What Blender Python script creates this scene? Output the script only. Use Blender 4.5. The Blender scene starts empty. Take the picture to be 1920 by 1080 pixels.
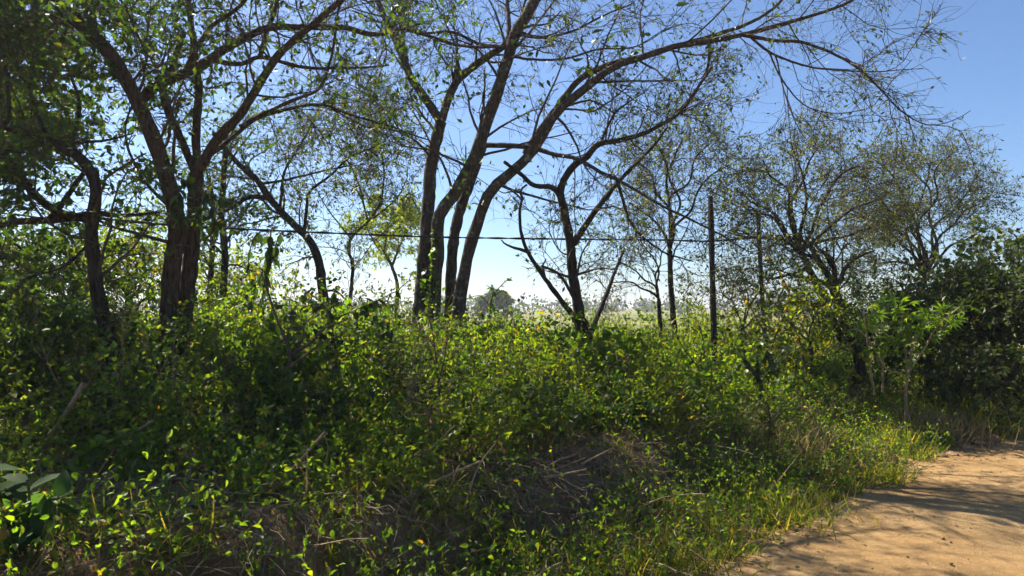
import bpy, math
import numpy as np
from mathutils import Vector, Matrix

# ------------------------------------------------------------------ camera, sky, sun, exposure
sc = bpy.context.scene
CAM_H, PITCH, LENS = 1.6, math.radians(1.57), 24.0
F = LENS / 36.0 * 1920.0
cam_d = bpy.data.cameras.new('camera'); cam_d.lens = LENS; cam_d.sensor_width = 36.0
cam_d.clip_start = 0.05; cam_d.clip_end = 6000
cam = bpy.data.objects.new('camera', cam_d); sc.collection.objects.link(cam)
cam.location = (0, 0, CAM_H); cam.rotation_euler = (math.pi/2 + PITCH, 0, 0)
sc.camera = cam

SUN_AZ, SUN_EL = math.radians(-46), math.radians(48)     # azimuth from +Y towards +X
world = bpy.data.worlds.new('World'); sc.world = world; world.use_nodes = True
wn = world.node_tree; wn.nodes.clear()
sky = wn.nodes.new('ShaderNodeTexSky'); sky.sky_type = 'NISHITA'; sky.sun_disc = False
sky.sun_elevation = SUN_EL; sky.sun_rotation = SUN_AZ
sky.altitude = 0; sky.air_density = 0.9; sky.dust_density = 0.6; sky.ozone_density = 7.0
bg = wn.nodes.new('ShaderNodeBackground'); bg.inputs['Strength'].default_value = 0.061
wo = wn.nodes.new('ShaderNodeOutputWorld')
wn.links.new(sky.outputs[0], bg.inputs[0]); wn.links.new(bg.outputs[0], wo.inputs[0])

sd = bpy.data.lights.new('sun', 'SUN'); sd.energy = 5.0; sd.angle = math.radians(0.53); sd.color = (1.0, 0.9, 0.74)
sun = bpy.data.objects.new('sun', sd); sc.collection.objects.link(sun)
sdir = Vector((math.sin(SUN_AZ)*math.cos(SUN_EL), math.cos(SUN_AZ)*math.cos(SUN_EL), math.sin(SUN_EL)))
sun.rotation_euler = sdir.to_track_quat('Z', 'Y').to_euler(); sun.location = (-8, 12, 12)

sc.view_settings.view_transform = 'Standard'; sc.view_settings.look = 'None'
sc.view_settings.exposure = 1.5; sc.view_settings.gamma = 1.0
cy = sc.cycles
cy.max_bounces = 7; cy.diffuse_bounces = 3; cy.glossy_bounces = 2; cy.transmission_bounces = 4
cy.transparent_max_bounces = 4; cy.volume_bounces = 0; cy.use_denoising = True; cy.denoiser = 'OPENIMAGEDENOISE'; cy.denoising_prefilter = 'FAST'
cy.caustics_reflective = False; cy.caustics_refractive = False; cy.sample_clamp_indirect = 6.0

# ------------------------------------------------------------------ helpers
COL = sc.collection
FW = np.array((0, math.cos(PITCH), math.sin(PITCH))); UP = np.array((0, -math.sin(PITCH), math.cos(PITCH)))
def P(px, py, Y):
    d = FW + np.array((1., 0, 0))*((px-960)/F) + UP*((540-py)/F)
    return np.array((0, 0, CAM_H)) + d*(Y/d[1])
def R_(seed): return np.random.default_rng(seed)
def nrm(v): return v/np.maximum(np.linalg.norm(v, axis=-1, keepdims=True), 1e-9)

_w = R_(5)
_wd = [(_w.normal(size=2), _w.uniform(0, 6.28)) for _ in range(14)]
def noise2(x, y, scale=1.0):
    s = 0
    for i, (d, p) in enumerate(_wd):
        k = (0.6 + 0.35*i)/scale
        s = s + np.sin((d[0]*x + d[1]*y)*k + p)/(1+0.25*i)
    return s/4.0
NX, NY, P0X, P0Y = -0.69, 0.7238, 1.2, 4.1            # normal of the road edge (into the verge) and a point on it
def road_d(x, y): return (x-P0X)*NX + (y-P0Y)*NY
def road_s(x, y): return (x-P0X)*NY - (y-P0Y)*NX
def sstep(a, b, t):
    t = np.clip((t-a)/(b-a), 0, 1); return t*t*(3-2*t)
def ground_z(x, y):
    x = np.asarray(x, float); y = np.asarray(y, float)
    d = road_d(x, y); s = road_s(x, y)
    bank_h = 0.46 - 0.36*sstep(1.2, 4.5, s)
    z = bank_h*sstep(0.75, 1.5, d + 0.18*noise2(x, y, 0.7))
    z = z + 0.10*sstep(0, 1.0, d)*(0.5+0.5*noise2(x, y, 0.5)) * (1-sstep(14, 30, y))
    z = z + 0.3*sstep(-5.2, -6.2, d)
    r = np.hypot(x, y)
    z = z + 0.025*noise2(x*3, y*3, 0.5)*sstep(0.0, 0.5, d)*(1-sstep(15, 30, r))
    return z - 1.1*sstep(14, 60, r)

class Geo:
    def __init__(s): s.v = []; s.f = []; s.n = 0; s.m = []
    def add(s, v, f, mat=0):
        v = np.asarray(v, np.float32).reshape(-1, 3); f = np.asarray(f, np.int32)
        s.v.append(v); s.f.append((f + s.n, mat)); s.n += len(v)
    def build(s, name, mats, parent=None, smooth=False, origin=None):
        if not isinstance(mats, (list, tuple)): mats = [mats]
        me = bpy.data.meshes.new(name)
        V = np.concatenate(s.v) if s.v else np.zeros((0, 3), np.float32)
        if origin is not None: V = V - np.asarray(origin, np.float32)
        loops, starts, mi = [], [], []; c = 0
        for f, m in s.f:
            k = f.shape[1]; loops.append(f.ravel()); starts.append(c + np.arange(len(f))*k); c += f.size
            mi.append(np.full(len(f), m, np.int32))
        loops = np.concatenate(loops); starts = np.concatenate(starts); mi = np.concatenate(mi)
        me.vertices.add(len(V)); me.vertices.foreach_set('co', V.ravel())
        me.loops.add(len(loops)); me.loops.foreach_set('vertex_index', loops)
        me.polygons.add(len(starts)); me.polygons.foreach_set('loop_start', starts.astype(np.int32))
        me.polygons.foreach_set('material_index', mi)
        me.polygons.foreach_set('use_smooth', np.full(len(starts), smooth, bool))
        for m in mats: me.materials.append(m)
        me.update(calc_edges=True)
        o = bpy.data.objects.new(name, me); COL.objects.link(o)
        if parent is not None: o.parent = parent
        return o

def tubes(geo, pts, rad, sides=5, mat=0, jit=0.0, rng=None):
    """pts (N,K,3), rad (N,K)"""
    pts = np.asarray(pts, float); rad = np.asarray(rad, float)
    N, K, _ = pts.shape
    T = np.empty_like(pts); T[:, 1:-1] = pts[:, 2:]-pts[:, :-2]; T[:, 0] = pts[:, 1]-pts[:, 0]; T[:, -1] = pts[:, -1]-pts[:, -2]
    T = nrm(T)
    ref = np.where(np.abs(T[:, :1, 2:3]).mean(axis=1, keepdims=True) > 0.8, np.array((1., 0.2, 0)), np.array((0.1, 0.0, 1.)))
    A = np.empty_like(T); A[:, 0] = nrm(np.cross(T[:, 0], ref[:, 0]))
    for k in range(1, K):                                   # parallel transport keeps the rings from collapsing
        A[:, k] = nrm(A[:, k-1]-(A[:, k-1]*T[:, k]).sum(-1, keepdims=True)*T[:, k])
    B = np.cross(T, A)
    th = np.arange(sides)*2*np.pi/sides
    rk = rad[:, :, None, None]
    if jit: rk = rk*(1+jit*rng.normal(size=(N, K, sides, 1)))
    ring = pts[:, :, None] + rk*(np.cos(th)[None, None, :, None]*A[:, :, None] + np.sin(th)[None, None, :, None]*B[:, :, None])
    V = ring.reshape(-1, 3)
    i = (np.arange(N)[:, None, None]*K + np.arange(K-1)[None, :, None])*sides
    j = np.arange(sides)[None, None, :]; j2 = (j+1) % sides
    f = np.stack([i+j, i+j2, i+sides+j2, i+sides+j], -1).reshape(-1, 4)
    geo.add(V, f, mat)

def spline(pts, n):
    """Catmull-Rom resample of (k,d) to (n,d)"""
    p = np.asarray(pts, float)
    p = np.vstack([2*p[0]-p[1], p, 2*p[-1]-p[-2]])
    k = len(p)-3
    seg = np.linalg.norm(np.diff(p[1:-1], axis=0)[:, :3], axis=1); cum = np.r_[0, np.cumsum(seg)]
    t = np.interp(np.linspace(0, cum[-1], n), cum, np.arange(k+1))
    i = np.clip(t.astype(int), 0, k-1); u = (t-i)[:, None]
    a, b, c, d = p[i], p[i+1], p[i+2], p[i+3]
    return 0.5*((2*b)+(-a+c)*u+(2*a-5*b+4*c-d)*u*u+(-a+3*b-3*c+d)*u**3)

def sprout(pos, dirn, length, K, wig, grav, rng):
    N = len(pos); pts = np.empty((N, K+1, 3)); pts[:, 0] = pos; d = nrm(dirn)
    step = (np.asarray(length)/K)[:, None]
    for k in range(K):
        d = d + rng.normal(size=(N, 3))*wig
        d[:, 2] += grav
        d = nrm(d); pts[:, k+1] = pts[:, k] + d*step
    return pts

def children(pts, rad, nper, ang, length, rr, K, wig, grav, rng, t0=0.25, t1=1.0, bias=(0, 0, 0), jl=0.5, rmin=0.0019, taper=0.35, rmax=1, weight=None):
    """nper children on every parent branch -> (pts, rad)"""
    N, Kp, _ = pts.shape
    if weight is not None:
        idx = rng.choice(N, size=int(nper*N), p=weight/weight.sum())
    else:
        n = np.floor(nper + rng.random(N)).astype(int); idx = np.repeat(np.arange(N), n)
    M = len(idx); t = rng.uniform(t0, t1, M)*(Kp-1)
    i = np.minimum(t.astype(int), Kp-2); u = (t-i)[:, None]
    p = pts[idx, i]*(1-u) + pts[idx, i+1]*u; T = nrm(pts[idx, i+1]-pts[idx, i])
    r = rad[idx, i]*(1-u[:, 0]) + rad[idx, i+1]*u[:, 0]
    q = rng.normal(size=(M, 3)); q = nrm(q - (q*T).sum(1, keepdims=True)*T)
    a = rng.normal(ang, 0.25, M)[:, None]
    d = np.cos(a)*T + np.sin(a)*q + np.asarray(bias)
    L = length*(1-jl+jl*2*rng.random(M))*(1.15-0.45*t/(Kp-1))
    c = sprout(p, d, L, K, wig, grav, rng)
    r0 = np.clip(r*rr, rmin, rmax)
    return c, r0[:, None]*np.linspace(1, taper, K+1)[None]

# leaf templates: x along the blade, y across, z out of the plane
LEAF4 = (np.array([(0, 0, 0), (.48, 0, -.03), (1, 0, -.12), (.42, .5, .07), (.42, -.5, .07)], float),
         np.array([(0, 1, 3), (3, 1, 2), (0, 4, 1), (4, 2, 1)]))
LEAF2 = (np.array([(0, 0, 0), (1, 0, -.06), (.45, .5, .04), (.45, -.5, .04)], float), np.array([(0, 1, 2), (0, 3, 1)]))
LEAF8 = (np.array([(0, 0, 0), (.3, 0, -.02), (.65, 0, -.05), (1, 0, -.2), (.13, .33, .03), (.38, .5, .08), (.72, .3, .02),
                   (.13, -.33, .03), (.38, -.5, .08), (.72, -.3, .02)], float),
         np.array([(0, 1, 4, 4), (4, 1, 5, 5), (1, 2, 5, 5), (5, 2, 6, 6), (2, 3, 6, 6), (0, 7, 1, 1), (7, 8, 1, 1), (1, 8, 2, 2), (8, 9, 2, 2), (2, 9, 3, 3)])[:, :3])
def leaves(geo, pos, dirn, size, wid, rng, tpl=LEAF4, up=0.8, mat=0):
    n = len(pos)
    if n == 0: return
    d = nrm(dirn); u = rng.normal(size=(n, 3))*(1-up); u[:, 2] += up
    s = nrm(np.cross(u, d)); nn = np.cross(d, s)
    tv, tf = tpl; size = np.broadcast_to(size, (n,))
    V = pos[:, None] + size[:, None, None]*(tv[None, :, 0:1]*d[:, None] + tv[None, :, 1:2]*wid*s[:, None] + tv[None, :, 2:3]*nn[:, None])
    Fc = tf[None] + (np.arange(n)*len(tv))[:, None, None]
    geo.add(V, Fc.reshape(-1, 3), mat)
def leaf_sites(pts, per, rng, t0=0.15, out=0.8, droop=-0.3, tip=True):
    N, K, _ = pts.shape
    n = np.floor(per + rng.random(N)).astype(int); idx = np.repeat(np.arange(N), n); M = len(idx)
    t = rng.uniform(t0, 1.0, M)*(K-1); i = np.minimum(t.astype(int), K-2); u = (t-i)[:, None]
    p = pts[idx, i]*(1-u)+pts[idx, i+1]*u; T = nrm(pts[idx, i+1]-pts[idx, i])
    d = T*0.5 + rng.normal(size=(M, 3))*out; d[:, 2] += droop
    return p, d

def thing(name, label, cat, loc=(0, 0, 0), group=None):
    o = bpy.data.objects.new(name, None); COL.objects.link(o); o.location = tuple(float(c) for c in loc); o.empty_display_size = 0.1
    o['label'] = label; o['category'] = cat
    if group: o['group'] = group
    return o
def tag(o, label, cat, group=None):
    o['label'] = label; o['category'] = cat
    if group: o['group'] = group
    return o
def stuff(o, label=None, cat=None):
    o['kind'] = 'stuff'
    if label: o['label'] = label
    if cat: o['category'] = cat
    return o

# ------------------------------------------------------------------ materials
def mat_new(name):
    m = bpy.data.materials.new(name); m.use_nodes = True; nt = m.node_tree; nt.nodes.clear()
    out = nt.nodes.new('ShaderNodeOutputMaterial'); return m, nt, out
def ramp(nt, fac, stops):
    r = nt.nodes.new('ShaderNodeValToRGB'); e = r.color_ramp.elements
    while len(e) < len(stops): e.new(0.5)
    for k, (p, c) in enumerate(stops): e[k].position = p; e[k].color = (*c, 1)
    nt.links.new(fac, r.inputs[0]); return r.outputs[0]
def noise_node(nt, scale, detail=4, rough=0.6, coord='Object', dist=0.0):
    tc = nt.nodes.new('ShaderNodeTexCoord'); n = nt.nodes.new('ShaderNodeTexNoise')
    n.inputs['Scale'].default_value = scale; n.inputs['Detail'].default_value = detail; n.inputs['Roughness'].default_value = rough
    n.inputs['Distortion'].default_value = dist
    nt.links.new(tc.outputs[coord], n.inputs['Vector']); return n.outputs['Fac']
def bump(nt, h, strength, dist):
    b = nt.nodes.new('ShaderNodeBump'); b.inputs['Strength'].default_value = strength; b.inputs['Distance'].default_value = dist
    nt.links.new(h, b.inputs['Height']); return b.outputs[0]
def mixc(nt, a, b, fac, mode='MIX'):
    m = nt.nodes.new('ShaderNodeMix'); m.data_type = 'RGBA'; m.blend_type = mode
    for s, v in ((m.inputs[6], a), (m.inputs[7], b), (m.inputs[0], fac)):
        if hasattr(v, 'is_linked') or hasattr(v, 'links'): nt.links.new(v, s)
        elif isinstance(v, (int, float)): s.default_value = v
        else: s.default_value = (*v, 1)
    return m.outputs[2]

def leaf_mat(name, stops, trans=0.45, tint=(1.6, 1.7, 0.55), rough=0.45, spec=0.35, by_object=False):
    m, nt, out = mat_new(name)
    if by_object:
        g = nt.nodes.new('ShaderNodeObjectInfo'); fac = g.outputs['Random']
    else:
        g = nt.nodes.new('ShaderNodeNewGeometry'); fac = g.outputs['Random Per Island']
    c = ramp(nt, fac, stops)
    p = nt.nodes.new('ShaderNodeBsdfPrincipled'); nt.links.new(c, p.inputs['Base Color'])
    p.inputs['Roughness'].default_value = rough; p.inputs['Specular IOR Level'].default_value = spec
    t = nt.nodes.new('ShaderNodeBsdfTranslucent'); tc = mixc(nt, c, tint, 1.0, 'MULTIPLY'); nt.links.new(tc, t.inputs[0])
    mx = nt.nodes.new('ShaderNodeMixShader'); mx.inputs[0].default_value = trans
    nt.links.new(p.outputs[0], mx.inputs[1]); nt.links.new(t.outputs[0], mx.inputs[2]); nt.links.new(mx.outputs[0], out.inputs[0])
    return m
def plain_mat(name, stops, scale, rough=0.85, bstr=0.4, bdist=0.01, detail=5, spec=0.2, dist=0.0):
    m, nt, out = mat_new(name); n = noise_node(nt, scale, detail, 0.65, dist=dist)
    p = nt.nodes.new('ShaderNodeBsdfPrincipled'); nt.links.new(ramp(nt, n, stops), p.inputs['Base Color'])
    p.inputs['Roughness'].default_value = rough; p.inputs['Specular IOR Level'].default_value = spec
    nt.links.new(bump(nt, n, bstr, bdist), p.inputs['Normal']); nt.links.new(p.outputs[0], out.inputs[0]); return m
def bark_mat(name, dark, mid, lichen, amount=0.62):
    m, nt, out = mat_new(name)
    tc = nt.nodes.new('ShaderNodeTexCoord'); mp = nt.nodes.new('ShaderNodeMapping'); mp.inputs['Scale'].default_value = (1, 1, 0.22)
    nt.links.new(tc.outputs['Object'], mp.inputs[0])
    n1 = nt.nodes.new('ShaderNodeTexNoise'); n1.inputs['Scale'].default_value = 38; n1.inputs['Detail'].default_value = 6; n1.inputs['Roughness'].default_value = .7
    nt.links.new(mp.outputs[0], n1.inputs['Vector'])
    base = ramp(nt, n1.outputs['Fac'], [(.34, dark), (.62, mid)])
    n2 = noise_node(nt, 12, 7, .75)
    lm = ramp(nt, n2, [(amount, (0, 0, 0)), (amount+.08, (1, 1, 1))])
    sp = nt.nodes.new('ShaderNodeSeparateColor'); nt.links.new(lm, sp.inputs[0])
    col = mixc(nt, base, lichen, sp.outputs[0])
    p = nt.nodes.new('ShaderNodeBsdfPrincipled'); nt.links.new(col, p.inputs['Base Color']); p.inputs['Roughness'].default_value = .9
    p.inputs['Specular IOR Level'].default_value = .15
    nt.links.new(bump(nt, n1.outputs['Fac'], 0.9, 0.02), p.inputs['Normal']); nt.links.new(p.outputs[0], out.inputs[0]); return m

M_bark = bark_mat('bark_grey', (.018, .015, .013), (.1, .082, .068), (.24, .24, .2), .56)
M_bark_d = bark_mat('bark_dark', (.014, .011, .009), (.06, .047, .038), (.12, .12, .1), .66)
M_bark_b = bark_mat('bark_brown', (.016, .011, .008), (.1, .07, .048), (.2, .19, .15), .62)
M_twig = plain_mat('twig_bark', [(.3, (.035, .026, .02)), (.7, (.1, .078, .06))], 20)
M_dead = plain_mat('dead_wood', [(.3, (.13, .095, .06)), (.7, (.32, .245, .15))], 30, bstr=.6)
M_straw = leaf_mat('straw', [(0, (.2, .15, .08)), (.5, (.3, .23, .12)), (1, (.15, .1, .06))], .25, (1.1, 1.05, .8), .7, .15)
M_stem = plain_mat('green_stem', [(.3, (.05, .06, .02)), (.7, (.12, .1, .045))], 15)
G1 = [(0, (.04, .08, .016)), (.3, (.052, .1, .018)), (.6, (.07, .118, .02)), (.86, (.09, .13, .02)), (.95, (.12, .14, .02)), (.97, (.2, .14, .02)), (1, (.16, .09, .04))]
M_weed = leaf_mat('weed_leaf', G1, .6, (3.5, 3.4, .5), .46, .4)
M_weed_y = leaf_mat('weed_leaf_light', [(0, (.06, .1, .016)), (.5, (.085, .125, .018)), (.88, (.11, .14, .02)), (.98, (.17, .16, .02)), (1, (.3, .17, .015))], .62, (3.2, 3.0, .45), .48, .38)
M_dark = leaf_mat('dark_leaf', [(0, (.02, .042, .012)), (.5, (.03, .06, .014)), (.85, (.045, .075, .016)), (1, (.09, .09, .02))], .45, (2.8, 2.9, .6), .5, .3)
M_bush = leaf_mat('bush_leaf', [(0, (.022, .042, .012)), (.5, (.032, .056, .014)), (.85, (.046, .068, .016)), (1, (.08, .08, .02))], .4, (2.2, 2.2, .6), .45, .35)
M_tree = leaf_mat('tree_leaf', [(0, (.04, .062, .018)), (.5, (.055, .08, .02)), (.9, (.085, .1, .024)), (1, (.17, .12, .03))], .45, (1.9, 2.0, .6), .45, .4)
M_olive = leaf_mat('olive_leaf', [(0, (.048, .066, .022)), (.5, (.066, .09, .028)), (.92, (.09, .11, .03)), (1, (.15, .12, .03))], .45, (1.9, 1.8, .6), .5, .35)
M_grass = leaf_mat('grass_blade', [(0, (.065, .11, .018)), (.5, (.1, .14, .022)), (.72, (.14, .155, .03)), (.8, (.24, .19, .08)), (1, (.3, .23, .1))], .5, (2.8, 2.6, .5), .5, .3)
M_big = leaf_mat('broad_leaf', [(0, (.03, .062, .024)), (1, (.045, .082, .03))], .45, (2.0, 2.4, .5), .75, .12, by_object=True)
M_vine = leaf_mat('vine_leaf', [(0, (.05, .1, .015)), (.6, (.08, .14, .02)), (1, (.13, .17, .025))], .5, (2.3, 2.4, .45), .42, .4, by_object=True)
M_vdark = leaf_mat('hanging_leaf', [(0, (.03, .055, .018)), (.8, (.045, .075, .02)), (1, (.09, .12, .02))], .4, (1.8, 2.0, .5), .4, .4, by_object=True)
M_litter = leaf_mat('dry_leaf', [(0, (.07, .045, .028)), (.5, (.14, .095, .058)), (.9, (.22, .165, .11)), (1, (.3, .26, .2))], .15, (1.2, 1, .7), .75, .15)
M_orange = leaf_mat('turning_leaf', [(0, (.35, .14, .012)), (.5, (.4, .2, .015)), (1, (.22, .18, .02))], .5, (1.6, 1.4, .5), .5, .3)
M_post = plain_mat('creosoted_wood', [(.3, (.012, .01, .009)), (.7, (.035, .03, .026))], 25, .8)
M_wpost = bark_mat('weathered_post', (.03, .024, .02), (.11, .09, .075), (.2, .18, .15), .7)
M_wire = plain_mat('cable_sheath', [(.3, (.015, .015, .017)), (.7, (.04, .04, .042))], 60, .5, .2, .002)
M_stone = plain_mat('red_stone', [(.3, (.12, .06, .035)), (.7, (.3, .19, .12))], 14, .9, .8, .02)
M_far = leaf_mat('far_foliage', [(0, (.03, .05, .018)), (.6, (.05, .07, .022)), (1, (.08, .09, .03))], .4, (1.6, 1.7, .6), .6, .2)

def sand_material():
    m, nt, out = mat_new('road_sand')
    n1 = noise_node(nt, .9, 6, .62, 'Object', .4); n2 = noise_node(nt, 26, 6, .7); n3 = noise_node(nt, 160, 3, .7)
    c1 = ramp(nt, n1, [(.28, (.255, .158, .072)), (.48, (.33, .213, .1)), (.7, (.4, .275, .138))])
    c2 = ramp(nt, n2, [(.3, (.72, .68, .62)), (.55, (1, 1, 1)), (.75, (1.12, 1.1, 1.06))])
    tc = nt.nodes.new('ShaderNodeTexCoord'); mp = nt.nodes.new('ShaderNodeMapping'); mp.vector_type = 'POINT'
    mp.inputs['Rotation'].default_value = (0, 0, -math.atan2(-NX, NY)); mp.inputs['Scale'].default_value = (.35, 3.2, 1); nt.links.new(tc.outputs['Object'], mp.inputs[0])
    ns = nt.nodes.new('ShaderNodeTexNoise'); ns.inputs['Scale'].default_value = 2.2; ns.inputs['Detail'].default_value = 5; nt.links.new(mp.outputs[0], ns.inputs['Vector'])
    c1 = mixc(nt, c1, ramp(nt, ns.outputs['Fac'], [(.35, (.72, .7, .68)), (.5, (1, 1, 1)), (.66, (1.15, 1.13, 1.1))]), .85, 'MULTIPLY')
    c = mixc(nt, c1, c2, .8, 'MULTIPLY'); c3 = ramp(nt, n3, [(.28, (.6, .55, .5)), (.42, (1, 1, 1))]); c = mixc(nt, c, c3, .6, 'MULTIPLY')
    p = nt.nodes.new('ShaderNodeBsdfPrincipled'); nt.links.new(c, p.inputs['Base Color']); p.inputs['Roughness'].default_value = .95
    p.inputs['Specular IOR Level'].default_value = .1
    a = nt.nodes.new('ShaderNodeMath'); a.operation = 'ADD'; nt.links.new(n2, a.inputs[0]); nt.links.new(n3, a.inputs[1])
    nt.links.new(bump(nt, a.outputs[0], .8, .016), p.inputs['Normal']); nt.links.new(p.outputs[0], out.inputs[0]); return m
def soil_material():
    m, nt, out = mat_new('soil')
    n1 = noise_node(nt, 1.6, 6, .65, 'Object', .5); n2 = noise_node(nt, 34, 6, .75)
    c1 = ramp(nt, n1, [(.3, (.1, .064, .038)), (.5, (.19, .115, .062)), (.7, (.33, .195, .095))])
    c2 = ramp(nt, n2, [(.3, (.45, .42, .4)), (.6, (1.1, 1.1, 1.1))]); c = mixc(nt, c1, c2, .8, 'MULTIPLY')
    # far out the land turns to dry grass fields
    tc = nt.nodes.new('ShaderNodeTexCoord'); ln = nt.nodes.new('ShaderNodeVectorMath'); ln.operation = 'LENGTH'; nt.links.new(tc.outputs['Object'], ln.inputs[0])
    mr = nt.nodes.new('ShaderNodeMapRange'); mr.inputs[1].default_value = 12; mr.inputs[2].default_value = 22; nt.links.new(ln.outputs['Value'], mr.inputs[0])
    n4 = noise_node(nt, .05, 5, .6); fc = ramp(nt, n4, [(.35, (.09, .11, .035)), (.5, (.15, .16, .055)), (.65, (.24, .2, .09))])
    c = mixc(nt, c, fc, mr.outputs[0])
    p = nt.nodes.new('ShaderNodeBsdfPrincipled'); nt.links.new(c, p.inputs['Base Color']); p.inputs['Roughness'].default_value = .95
    p.inputs['Specular IOR Level'].default_value = .1
    nt.links.new(bump(nt, n2, .9, .03), p.inputs['Normal']); nt.links.new(p.outputs[0], out.inputs[0]); return m
M_sand = sand_material(); M_soil = soil_material()

# ------------------------------------------------------------------ ground and road
def axis(lo, hi, step, far):
    a = np.arange(lo, hi+1e-6, step); g = [];  d = step
    x = 0
    while x < far: d *= 1.22; x += d; g.append(x)
    g = np.array(g); return np.r_[lo-g[::-1], a, hi+g]
gx = axis(-9, 12, .13, 3000); gy = axis(-1, 15, .13, 3000)
X, Y = np.meshgrid(gx, gy); Z = ground_z(X, Y)
dd = road_d(X, Y)
Z = Z - 0.05*sstep(-.15, -.5, dd)*sstep(-5.6, -5.2, dd)
g = Geo(); nx, ny = len(gx), len(gy)
ii = (np.arange(ny-1)[:, None]*nx + np.arange(nx-1)[None]).ravel()
g.add(np.stack([X, Y, Z], -1).reshape(-1, 3), np.stack([ii, ii+1, ii+nx+1, ii+nx], -1))
ground = g.build('ground', M_soil, smooth=True); ground['kind'] = 'structure'

ss = np.r_[-60:-6:2.0, np.arange(-6, 14, .07), np.arange(14, 120, 2.0)]
tt = np.linspace(-5.5, .75, 100)
S, T = np.meshgrid(ss, tt)
wob = .16*noise2(S*1.3, S*0+3.1, .6)+.07*noise2(S*5, S*0, .5)
near = sstep(-.35, .55, T)
RX = P0X + S*NY + (T+wob*near)*NX; RY = P0Y - S*NX + (T+wob*near)*NY
edge = sstep(.0, .72, T + .3*noise2(RX*2.2, RY*2.2, .5)) + sstep(-5.0, -5.5, T)
rut = -.045*np.exp(-((T+1.25)/.25)**2) - .045*np.exp(-((T+3.0)/.28)**2)
fine = .009*noise2(RX*4, RY*4, .6) + .006*noise2(RX*11+3, RY*9, .6)
RZ = ground_z(RX, RY) + .012 + rut*(1-edge) + fine*(1-.5*edge) - .06*edge
g = Geo(); nx, ny = len(ss), len(tt)
ii = (np.arange(ny-1)[:, None]*nx + np.arange(nx-1)[None]).ravel()
g.add(np.stack([RX, RY, RZ], -1).reshape(-1, 3), np.stack([ii, ii+nx, ii+nx+1, ii+1], -1)[:, ::-1])
road = g.build('sandy_road', M_sand, smooth=True); road['kind'] = 'structure'

# ------------------------------------------------------------------ trees
SEEN = {}
def limb_poly(l, rng, n=34, wiggle=.005):
    pts, w0, w1 = l[1], l[2], l[3]; Y0, Y1 = l[4], l[5]
    t = np.linspace(0, 1, len(pts))
    p3 = np.array([P(px, py, Y0+(Y1-Y0)*tt_) for (px, py), tt_ in zip(pts, t)])
    q = spline(p3, n)
    L = np.linalg.norm(np.diff(q, axis=0), axis=1).sum()
    wv = np.cumsum(rng.normal(size=(n, 3)), axis=0)*wiggle*min(L, 2)*.25
    wv -= np.linspace(0, 1, n)[:, None]*wv[-1]; q = q+wv
    dist = Y0+(Y1-Y0)*np.linspace(0, 1, n)
    r = np.linspace(w0, w1, n)/2/F*dist
    return q, r

def tree(name, label, limbs, seed, bark=M_bark, leafm=M_tree, group=None, lv=None, base=None, leaf=(.05, .42), per=4, tpl=LEAF2, sides=9, cat='tree', twigm=M_twig, droop=-.3, up=.5, flare=True, leafdens=None, ws=.7):
    """limbs: (part name, pixel polyline, px width start, px width end, depth start, depth end). lv: list of growth levels."""
    rng = R_(seed); limbs = [(l[0], l[1], max(l[2]*ws, 1.3), max(l[3]*ws, 1.2), *l[4:]) for l in limbs]; polys = [limb_poly(l, rng) for l in limbs]
    if base is None:
        b = polys[0][0][0]; base = (b[0], b[1], float(ground_z(b[0], b[1]))-.03)
    t = thing(name, label, cat, base, group)
    for l, (q, r) in zip(limbs, polys):
        r = r.copy()
        if l[0] in ('trunk', 'stem'):                       # carry the trunk down to the soil with a flare
            gz = float(ground_z(q[0][0], q[0][1]))-.05
            if q[0][2] > gz:
                ext = np.linspace(0, 1, 6)[:-1, None]; bot = np.array((q[0][0]*.97+base[0]*.03, q[0][1], gz))
                q2 = bot*(1-ext)+q[0]*ext; q = np.vstack([q2, q]); r = np.r_[r[0]*np.linspace(1.35, 1.02, 5), r]
        r *= 1+.06*np.sin(np.arange(len(r))*1.7+rng.uniform(0, 6))*rng.uniform(.4, 1)
        gg = Geo(); tubes(gg, q[None], r[None], sides if r[0] > .03 else 7, 0, .055, rng)
        gg.build(l[0], bark, t, True, base)
    pts = np.stack([q for q, r in polys]); rad = np.stack([r for q, r in polys])
    w = np.array([np.linalg.norm(np.diff(q, axis=0), axis=1).sum()*(l[6] if len(l) > 6 else 1.0) for (q, r), l in zip(polys, limbs)])
    tw = Geo(); lf = Geo(); nl = 0
    cur, cr = pts, rad
    for k, L in enumerate(lv):
        L = dict(L); n = L.pop('n')
        if k == 0: cur, cr = children(cur, cr, n*w.sum()/len(w), rng=rng, weight=w, **L)
        else: cur, cr = children(cur, cr, n, rng=rng, **L)
        cr = np.maximum(cr, (.0052, .0034, .0023)[min(k, 2)]*np.linspace(1, .6, cr.shape[1])[None])
        tubes(tw, cur, cr, 5 if k == 0 else 3)
        if k >= len(lv)-2 and per > 0:
            p, d = leaf_sites(cur, per if k == len(lv)-1 else per*.4, rng, droop=droop)
            if leafdens is not None:
                keep = rng.random(len(p)) < leafdens(p); p = p[keep]; d = d[keep]
            leaves(lf, p, d, rng.uniform(.55, 1.25, len(p))*leaf[0], leaf[1], rng, tpl, up); nl += len(p)
    if tw.n: stuff(tw.build('twigs', twigm, t, False, base))
    if lf.n: stuff(lf.build('foliage', leafm, t, False, base))
    SEEN[name+str(seed)] = (nl, tw.n)
    return t, polys, (cur, cr), base

def LV(n, ang, length, rr, K=5, wig=.18, grav=0., **k): return dict(n=n, ang=ang, length=length, rr=rr, K=K, wig=wig, grav=grav, **k)

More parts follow.
